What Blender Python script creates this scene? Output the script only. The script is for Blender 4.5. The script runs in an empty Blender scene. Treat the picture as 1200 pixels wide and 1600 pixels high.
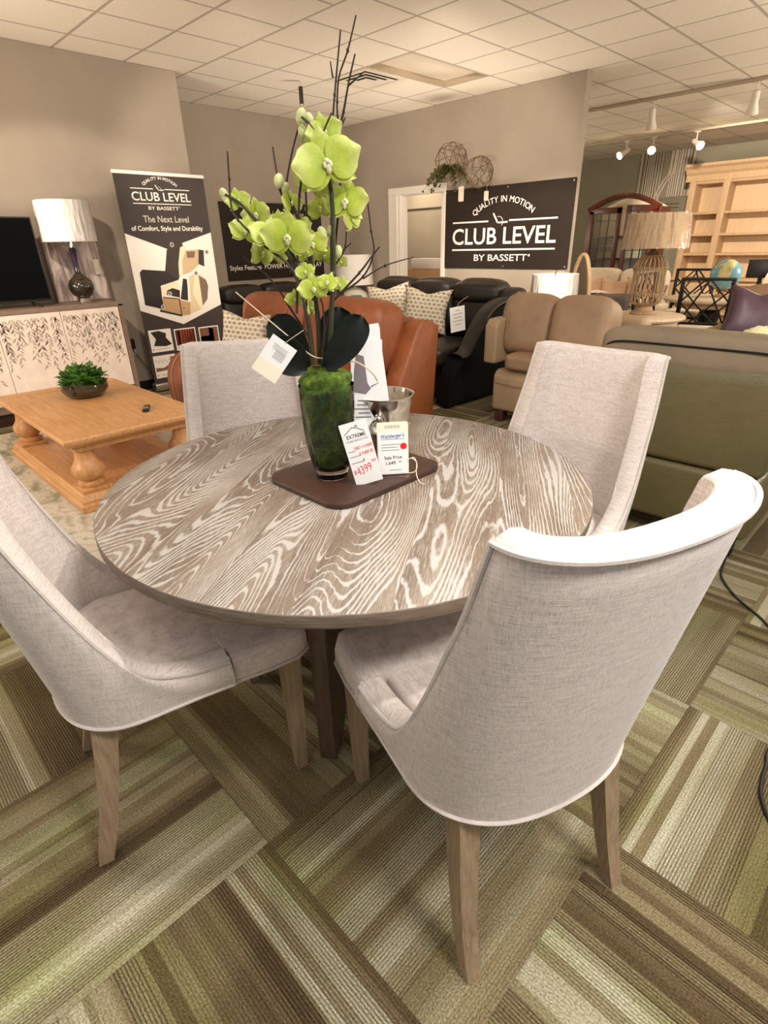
import bpy, bmesh, math, random
from mathutils import Vector, Matrix, noise as mnoise
R = random.Random(7)
SC = bpy.context.scene
COL = SC.collection
PI = math.pi

# ---------------------------------------------------------------- camera, world, exposure, lights
H = 1.37
CEIL = 2.943
cam_d = bpy.data.cameras.new('camera')
cam = bpy.data.objects.new('camera', cam_d); COL.objects.link(cam)
cam_d.sensor_fit = 'VERTICAL'; cam_d.sensor_height = 36.0
cam_d.lens = 853.34 / 1600 * 36.0
cam_d.clip_start = 0.02; cam_d.clip_end = 100
_p, _r, _y = 0.45375, -0.0248, 0.7771
_f = Vector((math.sin(_y) * math.cos(_p), math.cos(_y) * math.cos(_p), -math.sin(_p)))
_ri = Vector((math.cos(_y), -math.sin(_y), 0)); _up = _ri.cross(_f)
_R = _ri * math.cos(_r) + _up * math.sin(_r); _U = -_ri * math.sin(_r) + _up * math.cos(_r)
cam.matrix_world = Matrix(((_R.x, _U.x, -_f.x, 0), (_R.y, _U.y, -_f.y, 0), (_R.z, _U.z, -_f.z, H), (0, 0, 0, 1)))
SC.camera = cam
SC.view_settings.view_transform = 'Standard'; SC.view_settings.look = 'None'
SC.view_settings.exposure = 0.14; SC.view_settings.gamma = 1.0
SC.view_settings.use_curve_mapping = False
SC.cycles.max_bounces = 8; SC.cycles.transparent_max_bounces = 12
try: SC.cycles.use_denoising = True
except Exception: pass

world = bpy.data.worlds.new('daylight'); SC.world = world; world.use_nodes = True
bg = world.node_tree.nodes['Background']
bg.inputs['Color'].default_value = (1.0, 0.965, 0.92, 1); bg.inputs['Strength'].default_value = 0.34

WARM = (1.0, 0.845, 0.67)
def area(name, loc, sx, sy, power, col=(1, 0.9, 0.78), rot=(0, 0, 0)):
    l = bpy.data.lights.new(name, 'AREA'); l.shape = 'RECTANGLE'; l.size = sx; l.size_y = sy; l.energy = power; l.color = col
    o = bpy.data.objects.new(name, l); COL.objects.link(o); o.location = loc; o.rotation_euler = rot
    return o
def spot(name, loc, target, power, angle, col=WARM, blend=0.5, size=0.06):
    l = bpy.data.lights.new(name, 'SPOT'); l.energy = power; l.spot_size = math.radians(angle); l.spot_blend = blend
    l.color = col; l.shadow_soft_size = size
    o = bpy.data.objects.new(name, l); COL.objects.link(o); o.location = loc
    o.rotation_euler = (Vector(target) - Vector(loc)).to_track_quat('-Z', 'Y').to_euler()
    return o
def bulb(name, loc, power, col=WARM, r=0.12):
    l = bpy.data.lights.new(name, 'POINT'); l.energy = power; l.color = col; l.shadow_soft_size = r
    o = bpy.data.objects.new(name, l); COL.objects.link(o); o.location = loc; return o
NEUT = (1, 0.95, 0.89)
area('troffer_light', (1.1, 1.2, 2.92), 1.2, 0.6, 14, NEUT)  # overhead area lights added out of view to light the room
area('troffer_light', (0.75, -1.1, 2.92), 0.6, 0.6, 78, NEUT)
area('troffer_light', (-0.5, 0.3, 2.92), 1.2, 0.6, 18, NEUT)
area('troffer_light', (9.0, 1.0, 2.92), 1.2, 1.2, 30, WARM)
bulb('lamp_bulb', (-1.1, 3.5, 1.35), 95, WARM, 0.2)  # point fills added out of view to lift walls and ceiling
bulb('lamp_bulb', (-0.5, 5.3, 1.7), 55, WARM, 0.2)
bulb('lamp_bulb', (5.0, -0.3, 1.35), 100, WARM, 0.2)
bulb('lamp_bulb', (9.0, 0.2, 1.6), 180, WARM, 0.2)
bulb('lamp_bulb', (8.6, 6.9, 1.7), 80, WARM, 0.2)
spot('torchiere', (-0.9, 4.6, 1.45), (4.0, 5.6, 2.94), 340, 56, WARM, 1.0, .2)  # unseen uplight added to brighten the left ceiling
bulb('storage_bulb', (7.15, 6.7, 2.3), 28, WARM, .1)  # hidden point light added to brighten the space behind the doorway
spot('torchiere', (5.85, 4.6, 0.35), (4.9, 5.0, 2.94), 230, 125, WARM, 1.0, .45)  # uplight added out of sight behind the espresso sofa, for ceiling and wall
spot('torchiere', (5.8, -0.3, 1.75), (6.4, 2.4, 2.94), 90, 80, WARM, 1.0, .1)  # another unseen uplight, added for the right-hand ceiling
spot('track_spot', (1.55, -0.25, 2.85), (0.55, 0.55, 0.2), 145, 62, (1, .93, .84), .7, .07)
spot('track_spot', (0.4, 3.5, 2.85), (2.2, 6.05, 0.90), 215, 50, WARM, .25)
spot('track_spot', (2.6, 0.6, 2.80), (1.2, 4.0, 0.40), 110, 40)
spot('track_spot', (3.2, 2.8, 2.72), (6.4, 5.0, 1.45), 240, 62)  # unseen spot added to brighten the upper partition wall
spot('track_spot', (3.6, 1.8, 2.80), (6.4, 3.9, 0.85), 760, 36)  # unseen spot added to brighten the partition below the sign
spot('track_spot', (2.4, 3.4, 2.72), (4.6, 7.2, 1.30), 140, 60)  # unseen spot added to brighten the back wall
spot('track_spot', (1.9, 1.6, 2.80), (3.2, 4.1, 0.80), 120, 50)
spot('track_spot', (2.6, -0.6, 2.80), (4.3, 2.1, 0.75), 150, 48)
spot('track_spot', (8.4, 2.9, 2.80), (12.9, 3.4, 1.25), 640, 56)

# ---------------------------------------------------------------- node helpers
def new_mat(name):
    m = bpy.data.materials.new(name); m.use_nodes = True
    nt = m.node_tree; b = nt.nodes['Principled BSDF']
    return m, nt, b
def setin(nt, sock, v):
    if isinstance(v, bpy.types.NodeSocket): nt.links.new(v, sock)
    elif v is not None: sock.default_value = v
def mth(nt, op, a, b=None, c=None):
    n = nt.nodes.new('ShaderNodeMath'); n.operation = op
    setin(nt, n.inputs[0], a); setin(nt, n.inputs[1], b); setin(nt, n.inputs[2], c)
    return n.outputs[0]
def comb(nt, x, y, z=0.0):
    n = nt.nodes.new('ShaderNodeCombineXYZ')
    for i, v in enumerate((x, y, z)): setin(nt, n.inputs[i], v)
    return n.outputs[0]
def coords(nt, kind='Object'):
    return nt.nodes.new('ShaderNodeTexCoord').outputs[kind]
def sep(nt, v):
    n = nt.nodes.new('ShaderNodeSeparateXYZ'); nt.links.new(v, n.inputs[0]); return n.outputs
def mapping(nt, v, scale=(1, 1, 1), rot=(0, 0, 0), loc=(0, 0, 0)):
    n = nt.nodes.new('ShaderNodeMapping'); nt.links.new(v, n.inputs['Vector'])
    n.inputs['Scale'].default_value = scale; n.inputs['Rotation'].default_value = rot; n.inputs['Location'].default_value = loc
    return n.outputs[0]
def noise(nt, v, scale=5, detail=2, rough=0.5, dist=0.0):
    n = nt.nodes.new('ShaderNodeTexNoise'); setin(nt, n.inputs['Vector'], v)
    n.inputs['Scale'].default_value = scale; n.inputs['Detail'].default_value = detail
    n.inputs['Roughness'].default_value = rough; n.inputs['Distortion'].default_value = dist
    return n.outputs['Fac']
def ramp(nt, fac, stops, interp='LINEAR'):
    n = nt.nodes.new('ShaderNodeValToRGB'); nt.links.new(fac, n.inputs[0]); cr = n.color_ramp; cr.interpolation = interp
    while len(cr.elements) < len(stops): cr.elements.new(0.5)
    for e, (p, c) in zip(cr.elements, stops):
        e.position = p; e.color = (*c, 1) if len(c) == 3 else c
    return n.outputs[0]
def gray(a): return (a, a, a)
def mix(nt, fac, a, b, mode='MIX'):
    n = nt.nodes.new('ShaderNodeMix'); n.data_type = 'RGBA'; n.blend_type = mode
    setin(nt, n.inputs[0], fac)
    for s, v in ((n.inputs[6], a), (n.inputs[7], b)):
        if isinstance(v, tuple) and len(v) == 3: v = (*v, 1)
        setin(nt, s, v)
    return n.outputs[2]
def bump(nt, b, h, strength=0.3, dist=0.01):
    n = nt.nodes.new('ShaderNodeBump'); n.inputs['Strength'].default_value = strength; n.inputs['Distance'].default_value = dist
    nt.links.new(h, n.inputs['Height']); nt.links.new(n.outputs[0], b.inputs['Normal'])
def col(nt, b, c):
    if isinstance(c, tuple): b.inputs['Base Color'].default_value = (*c, 1) if len(c) == 3 else c
    else: nt.links.new(c, b.inputs['Base Color'])
def plain(name, c, rough=0.6, metal=0.0, spec=0.5, var=0.0, vs=12, bp=0.0, bs=40, coat=0.0):
    m, nt, b = new_mat(name)
    b.inputs['Roughness'].default_value = rough; b.inputs['Metallic'].default_value = metal
    b.inputs['Specular IOR Level'].default_value = spec; b.inputs['Coat Weight'].default_value = coat
    if var:
        f = noise(nt, coords(nt), vs, 4, 0.6)
        lo = tuple(max(0, x * (1 - var)) for x in c); hi = tuple(min(1, x * (1 + var)) for x in c)
        col(nt, b, ramp(nt, f, [(0.3, lo), (0.7, hi)]))
    else: col(nt, b, c)
    if bp: bump(nt, b, noise(nt, coords(nt), bs, 3), bp, 0.004)
    return m
def leather(name, c, var=0.25, rough=0.42):
    m, nt, b = new_mat(name); o = coords(nt)
    f = noise(nt, o, 5, 5, 0.65)
    col(nt, b, ramp(nt, f, [(0.3, tuple(x * (1 - var) for x in c)), (0.7, tuple(x * (1 + var) for x in c))]))
    b.inputs['Roughness'].default_value = rough
    v = nt.nodes.new('ShaderNodeTexVoronoi'); nt.links.new(o, v.inputs['Vector']); v.inputs['Scale'].default_value = 260
    h = mth(nt, 'ADD', mth(nt, 'MULTIPLY', v.outputs['Distance'], 0.25), mth(nt, 'MULTIPLY', noise(nt, o, 9, 3), 1.6))
    bump(nt, b, h, 0.35, 0.012)
    return m
def wood(name, c1, c2, scale=(2, 30, 30), rough=0.45, rot=(0, 0, 0), ns=3.0, bp=0.08, coat=0.0):
    m, nt, b = new_mat(name)
    v = mapping(nt, coords(nt), scale, rot)
    f = noise(nt, v, ns, 5, 0.6, 0.6)
    big = noise(nt, coords(nt), 2.2, 2)
    f = mth(nt, 'ADD', mth(nt, 'MULTIPLY', f, 0.8), mth(nt, 'MULTIPLY', big, 0.2))
    col(nt, b, ramp(nt, f, [(0.32, c1), (0.68, c2)])); b.inputs['Roughness'].default_value = rough
    b.inputs['Coat Weight'].default_value = coat
    if bp: bump(nt, b, f, bp, 0.004)
    return m
def linen(name, c, k=1.0):
    m, nt, b = new_mat(name); o = coords(nt)
    a = noise(nt, mapping(nt, o, (26, 26, 420)), 1.0, 3, 0.7)
    h = noise(nt, mapping(nt, o, (420, 420, 24)), 1.0, 3, 0.7)
    s = mth(nt, 'MULTIPLY', mth(nt, 'ADD', a, h), 0.5)
    lo = tuple(x * (1 - 0.30 * k) for x in c); hi = tuple(min(1, x * (1 + 0.20 * k)) for x in c)
    col(nt, b, ramp(nt, s, [(0.36, lo), (0.50, c), (0.64, hi)]))
    b.inputs['Roughness'].default_value = 0.9; b.inputs['Specular IOR Level'].default_value = 0.25
    b.inputs['Sheen Weight'].default_value = 0.2; b.inputs['Sheen Roughness'].default_value = 0.5
    w = noise(nt, o, 520, 2, 0.6)
    bump(nt, b, mth(nt, 'ADD', w, mth(nt, 'MULTIPLY', s, 2.0)), 0.25, 0.002)
    return m
def glass(name, c=(1, 1, 1), rough=0.0, ior=1.45):
    m, nt, b = new_mat(name); col(nt, b, c); b.inputs['Transmission Weight'].default_value = 1.0
    b.inputs['Roughness'].default_value = rough; b.inputs['IOR'].default_value = ior
    return m
def thin_glass(name, tint=(1, 1, 1), rough=0.02, ior=1.5):
    m, nt, b = new_mat(name); o = nt.nodes['Material Output']
    tr = nt.nodes.new('ShaderNodeBsdfTransparent'); tr.inputs[0].default_value = (*tint, 1)
    gl = nt.nodes.new('ShaderNodeBsdfGlossy'); gl.inputs['Roughness'].default_value = rough
    fr = nt.nodes.new('ShaderNodeFresnel'); fr.inputs['IOR'].default_value = ior; mx = nt.nodes.new('ShaderNodeMixShader')
    for a, c in ((fr.outputs[0], mx.inputs[0]), (tr.outputs[0], mx.inputs[1]), (gl.outputs[0], mx.inputs[2]), (mx.outputs[0], o.inputs['Surface'])): nt.links.new(a, c)
    return m
def emit(name, c, s):
    m, nt, b = new_mat(name); col(nt, b, c); b.inputs['Emission Color'].default_value = (*c, 1); b.inputs['Emission Strength'].default_value = s
    return m

# ---------------------------------------------------------------- mesh helpers
def BM(): return bmesh.new()
def place(bm, vs, rot=None, loc=None, scale=None):
    if scale is not None: bmesh.ops.scale(bm, vec=scale, verts=vs)
    if rot is not None:
        mt = rot if isinstance(rot, Matrix) else Matrix.Rotation(rot[2], 3, 'Z') @ Matrix.Rotation(rot[1], 3, 'Y') @ Matrix.Rotation(rot[0], 3, 'X')
        bmesh.ops.rotate(bm, matrix=mt, verts=vs)
    if loc is not None: bmesh.ops.translate(bm, vec=Vector(loc), verts=vs)
def box(bm, c, s, bev=0.0, rot=None, seg=2):
    r = bmesh.ops.create_cube(bm, size=1.0); vs = r['verts']
    bmesh.ops.scale(bm, vec=s, verts=vs)
    if bev:
        es = {e for v in vs for e in v.link_edges}
        q = bmesh.ops.bevel(bm, geom=list(es), offset=bev, segments=seg, affect='EDGES', profile=0.5)
        vs = list({v for f in q['faces'] for v in f.verts} | {v for v in vs if v.is_valid})
    place(bm, vs, rot, c); return vs
def rbox(bm, c, s, n=6.0, cuts=10, rot=None, fn=None):
    """a soft, rounded box; fn bends the points in unit space"""
    base = len(bm.verts); k = cuts; new = {}
    def V(i, j, l):
        key = (i, j, l)
        if key not in new:
            p = Vector((2 * i / k - 1, 2 * j / k - 1, 2 * l / k - 1))
            p = Vector([math.copysign(abs(t) ** 0.75, t) for t in p]) if n > 3 else p
            q = (abs(p.x) ** n + abs(p.y) ** n + abs(p.z) ** n) ** (1 / n); p = p / q
            if fn: p = fn(p)
            new[key] = bm.verts.new((p.x * s[0] / 2, p.y * s[1] / 2, p.z * s[2] / 2))
        return new[key]
    for a in range(k):
        for b_ in range(k):
            for f in ([(a, b_, 0), (a, b_ + 1, 0), (a + 1, b_ + 1, 0), (a + 1, b_, 0)], [(a, b_, k), (a + 1, b_, k), (a + 1, b_ + 1, k), (a, b_ + 1, k)],
                      [(a, 0, b_), (a + 1, 0, b_), (a + 1, 0, b_ + 1), (a, 0, b_ + 1)], [(a, k, b_), (a, k, b_ + 1), (a + 1, k, b_ + 1), (a + 1, k, b_)],
                      [(0, a, b_), (0, a, b_ + 1), (0, a + 1, b_ + 1), (0, a + 1, b_)], [(k, a, b_), (k, a + 1, b_), (k, a + 1, b_ + 1), (k, a, b_ + 1)]):
                bm.faces.new([V(*t) for t in f])
    vs = list(new.values()); place(bm, vs, rot, c); return vs
def tube(bm, pts, rad, seg=8, closed=False):
    pts = [Vector(p) for p in pts]; n = len(pts)
    rads = rad if isinstance(rad, (list, tuple)) else [rad] * n
    rings = []; prev = None
    for i, p in enumerate(pts):
        if closed: t = (pts[(i + 1) % n] - pts[i - 1])
        else: t = pts[min(i + 1, n - 1)] - pts[max(i - 1, 0)]
        t.normalize()
        if prev is None:
            u = t.orthogonal().normalized()
        else:
            u = prev - t * prev.dot(t)
            u = u.normalized() if u.length > 1e-6 else t.orthogonal().normalized()
        prev = u; w = t.cross(u)
        rings.append([bm.verts.new(p + (u * math.cos(a) + w * math.sin(a)) * rads[i]) for a in [2 * PI * k / seg for k in range(seg)]])
    m = n if closed else n - 1
    for i in range(m):
        a, b = rings[i], rings[(i + 1) % n]
        for k in range(seg): bm.faces.new((a[k], a[(k + 1) % seg], b[(k + 1) % seg], b[k]))
    if not closed:
        bm.faces.new(rings[0][::-1]); bm.faces.new(rings[-1])
    return [v for r in rings for v in r]
def lathe(bm, prof, seg=32, c=(0, 0, 0), sy=1.0, closed=False):
    rings = []; out = []
    for r, z in prof:
        if r < 1e-5: rings.append([bm.verts.new((0, 0, z))])
        else: rings.append([bm.verts.new((r * math.cos(2 * PI * k / seg), r * sy * math.sin(2 * PI * k / seg), z)) for k in range(seg)])
        out += rings[-1]
    idx = range(len(rings)) if closed else range(len(rings) - 1)
    for i in idx:
        a, b = rings[i], rings[(i + 1) % len(rings)]
        for k in range(seg):
            k2 = (k + 1) % seg
            if len(a) == 1 and len(b) == 1: continue
            if len(a) == 1: bm.faces.new((a[0], b[k2], b[k]))
            elif len(b) == 1: bm.faces.new((a[k], a[k2], b[0]))
            else: bm.faces.new((a[k], a[k2], b[k2], b[k]))
    place(bm, out, None, c); return out
def prism(bm, poly, lo, hi, axis='z', bev=0.0, seg=2):
    """extrude a 2-D outline: axis z -> (x,y), y -> (x,z), x -> (y,z)"""
    def P(a, b, h): return {'z': (a, b, h), 'y': (a, h, b), 'x': (h, a, b)}[axis]
    lo_ = [bm.verts.new(P(a, b, lo)) for a, b in poly]; hi_ = [bm.verts.new(P(a, b, hi)) for a, b in poly]
    n = len(poly); fs = [bm.faces.new(lo_), bm.faces.new(hi_)]
    for i in range(n): fs.append(bm.faces.new((lo_[i], lo_[(i + 1) % n], hi_[(i + 1) % n], hi_[i])))
    bmesh.ops.recalc_face_normals(bm, faces=fs)
    vs = lo_ + hi_
    if bev:
        es = {e for f in fs for e in f.edges}
        q = bmesh.ops.bevel(bm, geom=list(es), offset=bev, segments=seg, affect='EDGES', profile=0.5)
        vs = [v for v in bm.verts if v.is_valid and any(f in q['faces'] for f in v.link_faces)]
    return vs
def poly(bm, pts): return bm.faces.new([bm.verts.new(p) for p in pts])
def rrect(w, h, r, n=6, cx=0, cy=0):
    o = []
    for sx, sy, a0 in ((1, 1, 0), (-1, 1, 90), (-1, -1, 180), (1, -1, 270)):
        for i in range(n + 1):
            a = math.radians(a0 + 90 * i / n); o.append((cx + sx * (w / 2 - r) + r * math.cos(a), cy + sy * (h / 2 - r) + r * math.sin(a)))
    return o
def smooth_pts(pts, n=6):
    """Catmull-Rom through the points"""
    P = [Vector(p) for p in pts]; out = []
    for i in range(len(P) - 1):
        a, b, c, d = P[max(i - 1, 0)], P[i], P[i + 1], P[min(i + 2, len(P) - 1)]
        for k in range(n):
            t = k / n
            out.append(0.5 * ((2 * b) + (c - a) * t + (2 * a - 5 * b + 4 * c - d) * t * t + (3 * b - a - 3 * c + d) * t ** 3))
    out.append(P[-1]); return out
def obj(name, bm, mat, parent=None, smooth=True, angle=40, sub=0, label=None, recalc=True):
    me = bpy.data.meshes.new(name)
    if recalc: bmesh.ops.recalc_face_normals(bm, faces=bm.faces[:])
    bm.to_mesh(me); bm.free()
    for m in (mat if isinstance(mat, (list, tuple)) else [mat]): me.materials.append(m)
    if smooth:
        me.polygons.foreach_set('use_smooth', [True] * len(me.polygons))
        if angle < 180:
            try: me.set_sharp_from_angle(angle=math.radians(angle))
            except Exception: pass
    o = bpy.data.objects.new(name, me); COL.objects.link(o)
    if parent is not None: o.parent = parent
    if sub:
        s = o.modifiers.new('subdivision', 'SUBSURF'); s.levels = sub; s.render_levels = sub
    if label: o['label'] = label
    return o
def tag(o, label, cat, group=None):
    o['label'] = label; o['category'] = cat
    if group: o['group'] = group
    return o
def thing(name, label, cat, loc=(0, 0, 0), rz=0.0, group=None, basis=None):
    o = bpy.data.objects.new(name, None); COL.objects.link(o); o.empty_display_size = 0.1
    o.location = loc; o.rotation_euler = (0, 0, rz)
    if basis: o.rotation_euler = Matrix((basis[0], basis[1], basis[2])).transposed().to_euler()
    return tag(o, label, cat, group)
def dup(root, loc=None, rot=None, label=None, parent=None):
    c = root.copy(); COL.objects.link(c)
    if parent is not None: c.parent = parent
    if loc is not None: c.location = loc
    if rot is not None: c.rotation_euler = rot
    if label: c['label'] = label
    for ch in [x for x in KIDS.get(root.name, root.children)]: dup(ch, parent=c)
    return c
KIDS = {}
def struct(name, bm, mat, smooth=False):
    o = obj(name, bm, mat, None, smooth); o['kind'] = 'structure'; return o
WALL_N = ((1, 0, 0), (0, 0, 1), (0, -1, 0))       # faces -Y
WALL_W = ((0, -1, 0), (0, 0, 1), (-1, 0, 0))      # faces -X
_tc = {}
def text2d(body, size=1.0, bold=0.0, shear=0.0):
    key = (body, bold, shear)
    if key not in _tc:
        c = bpy.data.curves.new('txt', 'FONT'); c.body = body; c.size = 1.0; c.offset = bold; c.shear = shear; c.fill_mode = 'FRONT'; c.resolution_u = 3
        o = bpy.data.objects.new('txt', c); COL.objects.link(o)
        me = bpy.data.meshes.new_from_object(o)
        _tc[key] = ([(v.co.x, v.co.y) for v in me.vertices], [list(p.vertices) for p in me.polygons])
        bpy.data.objects.remove(o); bpy.data.curves.remove(c); bpy.data.meshes.remove(me)
    vs, fs = _tc[key]
    return [(x * size, y * size) for x, y in vs], fs
def text(bm, body, x, y, size, z=0.0, align='C', rot=0.0, bold=0.0, shear=0.0, width=None, sx=1.0):
    vs, fs = text2d(body, size, bold, shear)
    if not vs: return
    lo = min(v[0] for v in vs); hi = max(v[0] for v in vs)
    k = sx if width is None else width / (hi - lo)
    ax = {'C': (lo + hi) / 2, 'L': lo, 'R': hi}[align]
    cs, sn = math.cos(rot), math.sin(rot); nv = []
    for a, b in vs:
        a = (a - ax) * k
        nv.append(bm.verts.new((x + a * cs - b * sn, y + a * sn + b * cs, z)))
    for f in fs:
        try: bm.faces.new([nv[i] for i in f])
        except ValueError: pass
def arc_text(bm, body, cx, cy, r, size, span, z=0.0, bold=0.0):
    """letters along the top of a circle"""
    w = []
    for ch in body: w.append({'I': .42, ' ': .45, 'M': 1.1, 'N': .95, 'O': 1.05, 'Q': 1.05}.get(ch, .85))
    tot = sum(w); acc = 0
    for ch, k in zip(body, w):
        a = span * (0.5 - (acc + k / 2) / tot); acc += k
        if ch != ' ': text(bm, ch, cx - r * math.sin(-a) * -1, cy + r * math.cos(a), size, z, 'C', a, bold)
def slab_poly(bm, pts, z0, z1):
    """flat printed or cut shape in the XY plane, z0..z1"""
    prism(bm, pts, z0, z1, 'z')
def pillow_bm(w, h, t, n=16, ear=0.16, chop=0.14):
    bm = BM(); g = []
    for side in (1, -1):
        rows = []
        for j in range(n + 1):
            v = 2 * j / n - 1; row = []
            for i in range(n + 1):
                u = 2 * i / n - 1
                px = u * (1 - ear * (1 - v * v) * abs(u) ** 3); pz = v * (1 - ear * (1 - u * u) * abs(v) ** 3)
                pz -= chop * math.exp(-(u / .34) ** 2) * max(0, v) ** 1.6
                th = ((1 - u ** 4) * (1 - v ** 4)) ** 0.6 * (1 - .35 * math.exp(-(u / .3) ** 2) * max(0, v))
                row.append(bm.verts.new((px * w / 2, side * t / 2 * th, pz * h / 2)))
            rows.append(row)
        for j in range(n):
            for i in range(n):
                f = [rows[j][i], rows[j][i + 1], rows[j + 1][i + 1], rows[j + 1][i]]
                bm.faces.new(f if side < 0 else f[::-1])
    bmesh.ops.remove_doubles(bm, verts=bm.verts[:], dist=1e-5)
    return bm
# ---------------------------------------------------------------- materials
def carpet_mat():
    m, nt, b = new_mat('carpet_tiles'); T = 0.61
    s = sep(nt, coords(nt))
    gx = mth(nt, 'DIVIDE', mth(nt, 'SUBTRACT', s[0], 0.399), T); gy = mth(nt, 'DIVIDE', mth(nt, 'SUBTRACT', s[1], 0.248), T)
    ix = mth(nt, 'FLOOR', gx); iy = mth(nt, 'FLOOR', gy)
    fx = mth(nt, 'SUBTRACT', gx, ix); fy = mth(nt, 'SUBTRACT', gy, iy)
    par = mth(nt, 'FLOORED_MODULO', mth(nt, 'ADD', ix, iy), 2.0)
    def pick(a, c): return mth(nt, 'ADD', mth(nt, 'MULTIPLY', a, mth(nt, 'SUBTRACT', 1.0, par)), mth(nt, 'MULTIPLY', c, par))
    across = pick(fy, fx); along = pick(fx, fy)
    wn = nt.nodes.new('ShaderNodeTexWhiteNoise'); wn.noise_dimensions = '2D'; nt.links.new(comb(nt, ix, iy), wn.inputs['Vector'])
    seed = wn.outputs['Value']
    def bands(k, off):
        v = nt.nodes.new('ShaderNodeTexVoronoi'); v.voronoi_dimensions = '1D'; v.inputs['Scale'].default_value = k
        nt.links.new(mth(nt, 'ADD', across, mth(nt, 'MULTIPLY', seed, off)), v.inputs['W'])
        return sep(nt, v.outputs['Color'])[0]
    b1 = bands(7.0, 37.0); b2 = bands(21.0, 91.0)
    tone = mth(nt, 'ADD', mth(nt, 'ADD', mth(nt, 'MULTIPLY', b1, 0.46), 0.09), mth(nt, 'MULTIPLY', b2, 0.36))
    drift = noise(nt, comb(nt, mth(nt, 'ADD', mth(nt, 'MULTIPLY', along, 1.3), mth(nt, 'MULTIPLY', seed, 40.0)), mth(nt, 'MULTIPLY', across, 5.0)), 1.0, 2)
    tone = mth(nt, 'ADD', tone, mth(nt, 'MULTIPLY', mth(nt, 'SUBTRACT', drift, 0.5), 0.5))
    c = ramp(nt, tone, [(0.14, (0.090, 0.062, 0.030)), (0.34, (0.155, 0.115, 0.060)), (0.5, (0.225, 0.182, 0.100)), (0.66, (0.300, 0.262, 0.160)), (0.88, (0.48, 0.45, 0.33))])
    gm = noise(nt, comb(nt, mth(nt, 'ADD', mth(nt, 'MULTIPLY', along, 1.6), mth(nt, 'MULTIPLY', seed, 17.0)), mth(nt, 'MULTIPLY', across, 3.2)), 1.0, 1)
    g = ramp(nt, gm, [(0.50, gray(0)), (0.68, gray(1))])
    c = mix(nt, mth(nt, 'MULTIPLY', g, 0.62), c, mix(nt, 1.0, c, (0.86, 1.02, 0.62), 'MULTIPLY'))
    # woven ribs, loops and thin dark grooves between some ribs
    rib = mth(nt, 'PINGPONG', mth(nt, 'MULTIPLY', across, 84.0), 0.5)
    loop = noise(nt, comb(nt, mth(nt, 'MULTIPLY', along, 120.0), mth(nt, 'MULTIPLY', across, 170.0)), 1.0, 2, 0.7)
    gate = ramp(nt, bands(12.0, 53.0), [(0.35, gray(0.25)), (0.75, gray(1.0))])
    rm = ramp(nt, rib, [(0.03, gray(0.0)), (0.34, gray(1.0))])
    dark = mth(nt, 'MULTIPLY', mth(nt, 'SUBTRACT', 1.0, rm), mth(nt, 'MULTIPLY', gate, 0.88))
    c = mix(nt, dark, c, mix(nt, 1.0, c, (0.22, 0.20, 0.18), 'MULTIPLY'))
    c = mix(nt, 0.85, c, ramp(nt, loop, [(0.30, gray(0.30)), (0.70, gray(1.6))]), 'MULTIPLY')
    edge = mth(nt, 'MINIMUM', mth(nt, 'MINIMUM', fx, mth(nt, 'SUBTRACT', 1.0, fx)), mth(nt, 'MINIMUM', fy, mth(nt, 'SUBTRACT', 1.0, fy)))
    c = mix(nt, ramp(nt, edge, [(0.0, gray(0.30)), (0.005, gray(0))]), c, (0.05, 0.04, 0.03))
    col(nt, b, c); b.inputs['Roughness'].default_value = 0.95; b.inputs['Specular IOR Level'].default_value = 0.15
    bump(nt, b, mth(nt, 'ADD', mth(nt, 'MULTIPLY', rib, 1.4), loop), 0.55, 0.004)
    return m
def ceiling_mat():
    m, nt, b = new_mat('ceiling_tiles'); s = sep(nt, coords(nt)); T = 0.61
    def dist(v, o):
        f = mth(nt, 'FRACT', mth(nt, 'DIVIDE', mth(nt, 'SUBTRACT', v, o), T))
        return mth(nt, 'MINIMUM', f, mth(nt, 'SUBTRACT', 1.0, f))
    left = mth(nt, 'LESS_THAN', s[0], 3.4316)
    yy = mth(nt, 'ADD', s[1], mth(nt, 'MULTIPLY', left, -0.2607))
    d = mth(nt, 'MINIMUM', dist(s[0], 2.2116), dist(yy, 4.2267))
    ln = ramp(nt, d, [(0.016, gray(1)), (0.024, gray(0))])
    sp = noise(nt, coords(nt), 130, 3, 0.7)
    base = ramp(nt, sp, [(0.3, (0.74, 0.67, 0.57)), (0.62, (0.86, 0.79, 0.69))])
    col(nt, b, mix(nt, mth(nt, 'MULTIPLY', ln, 0.72), base, (0.33, 0.28, 0.22)))
    b.inputs['Roughness'].default_value = 0.9
    bump(nt, b, mth(nt, 'ADD', mth(nt, 'MULTIPLY', sp, 0.4), mth(nt, 'MULTIPLY', ln, -1.0)), 0.4, 0.008)
    return m
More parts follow.
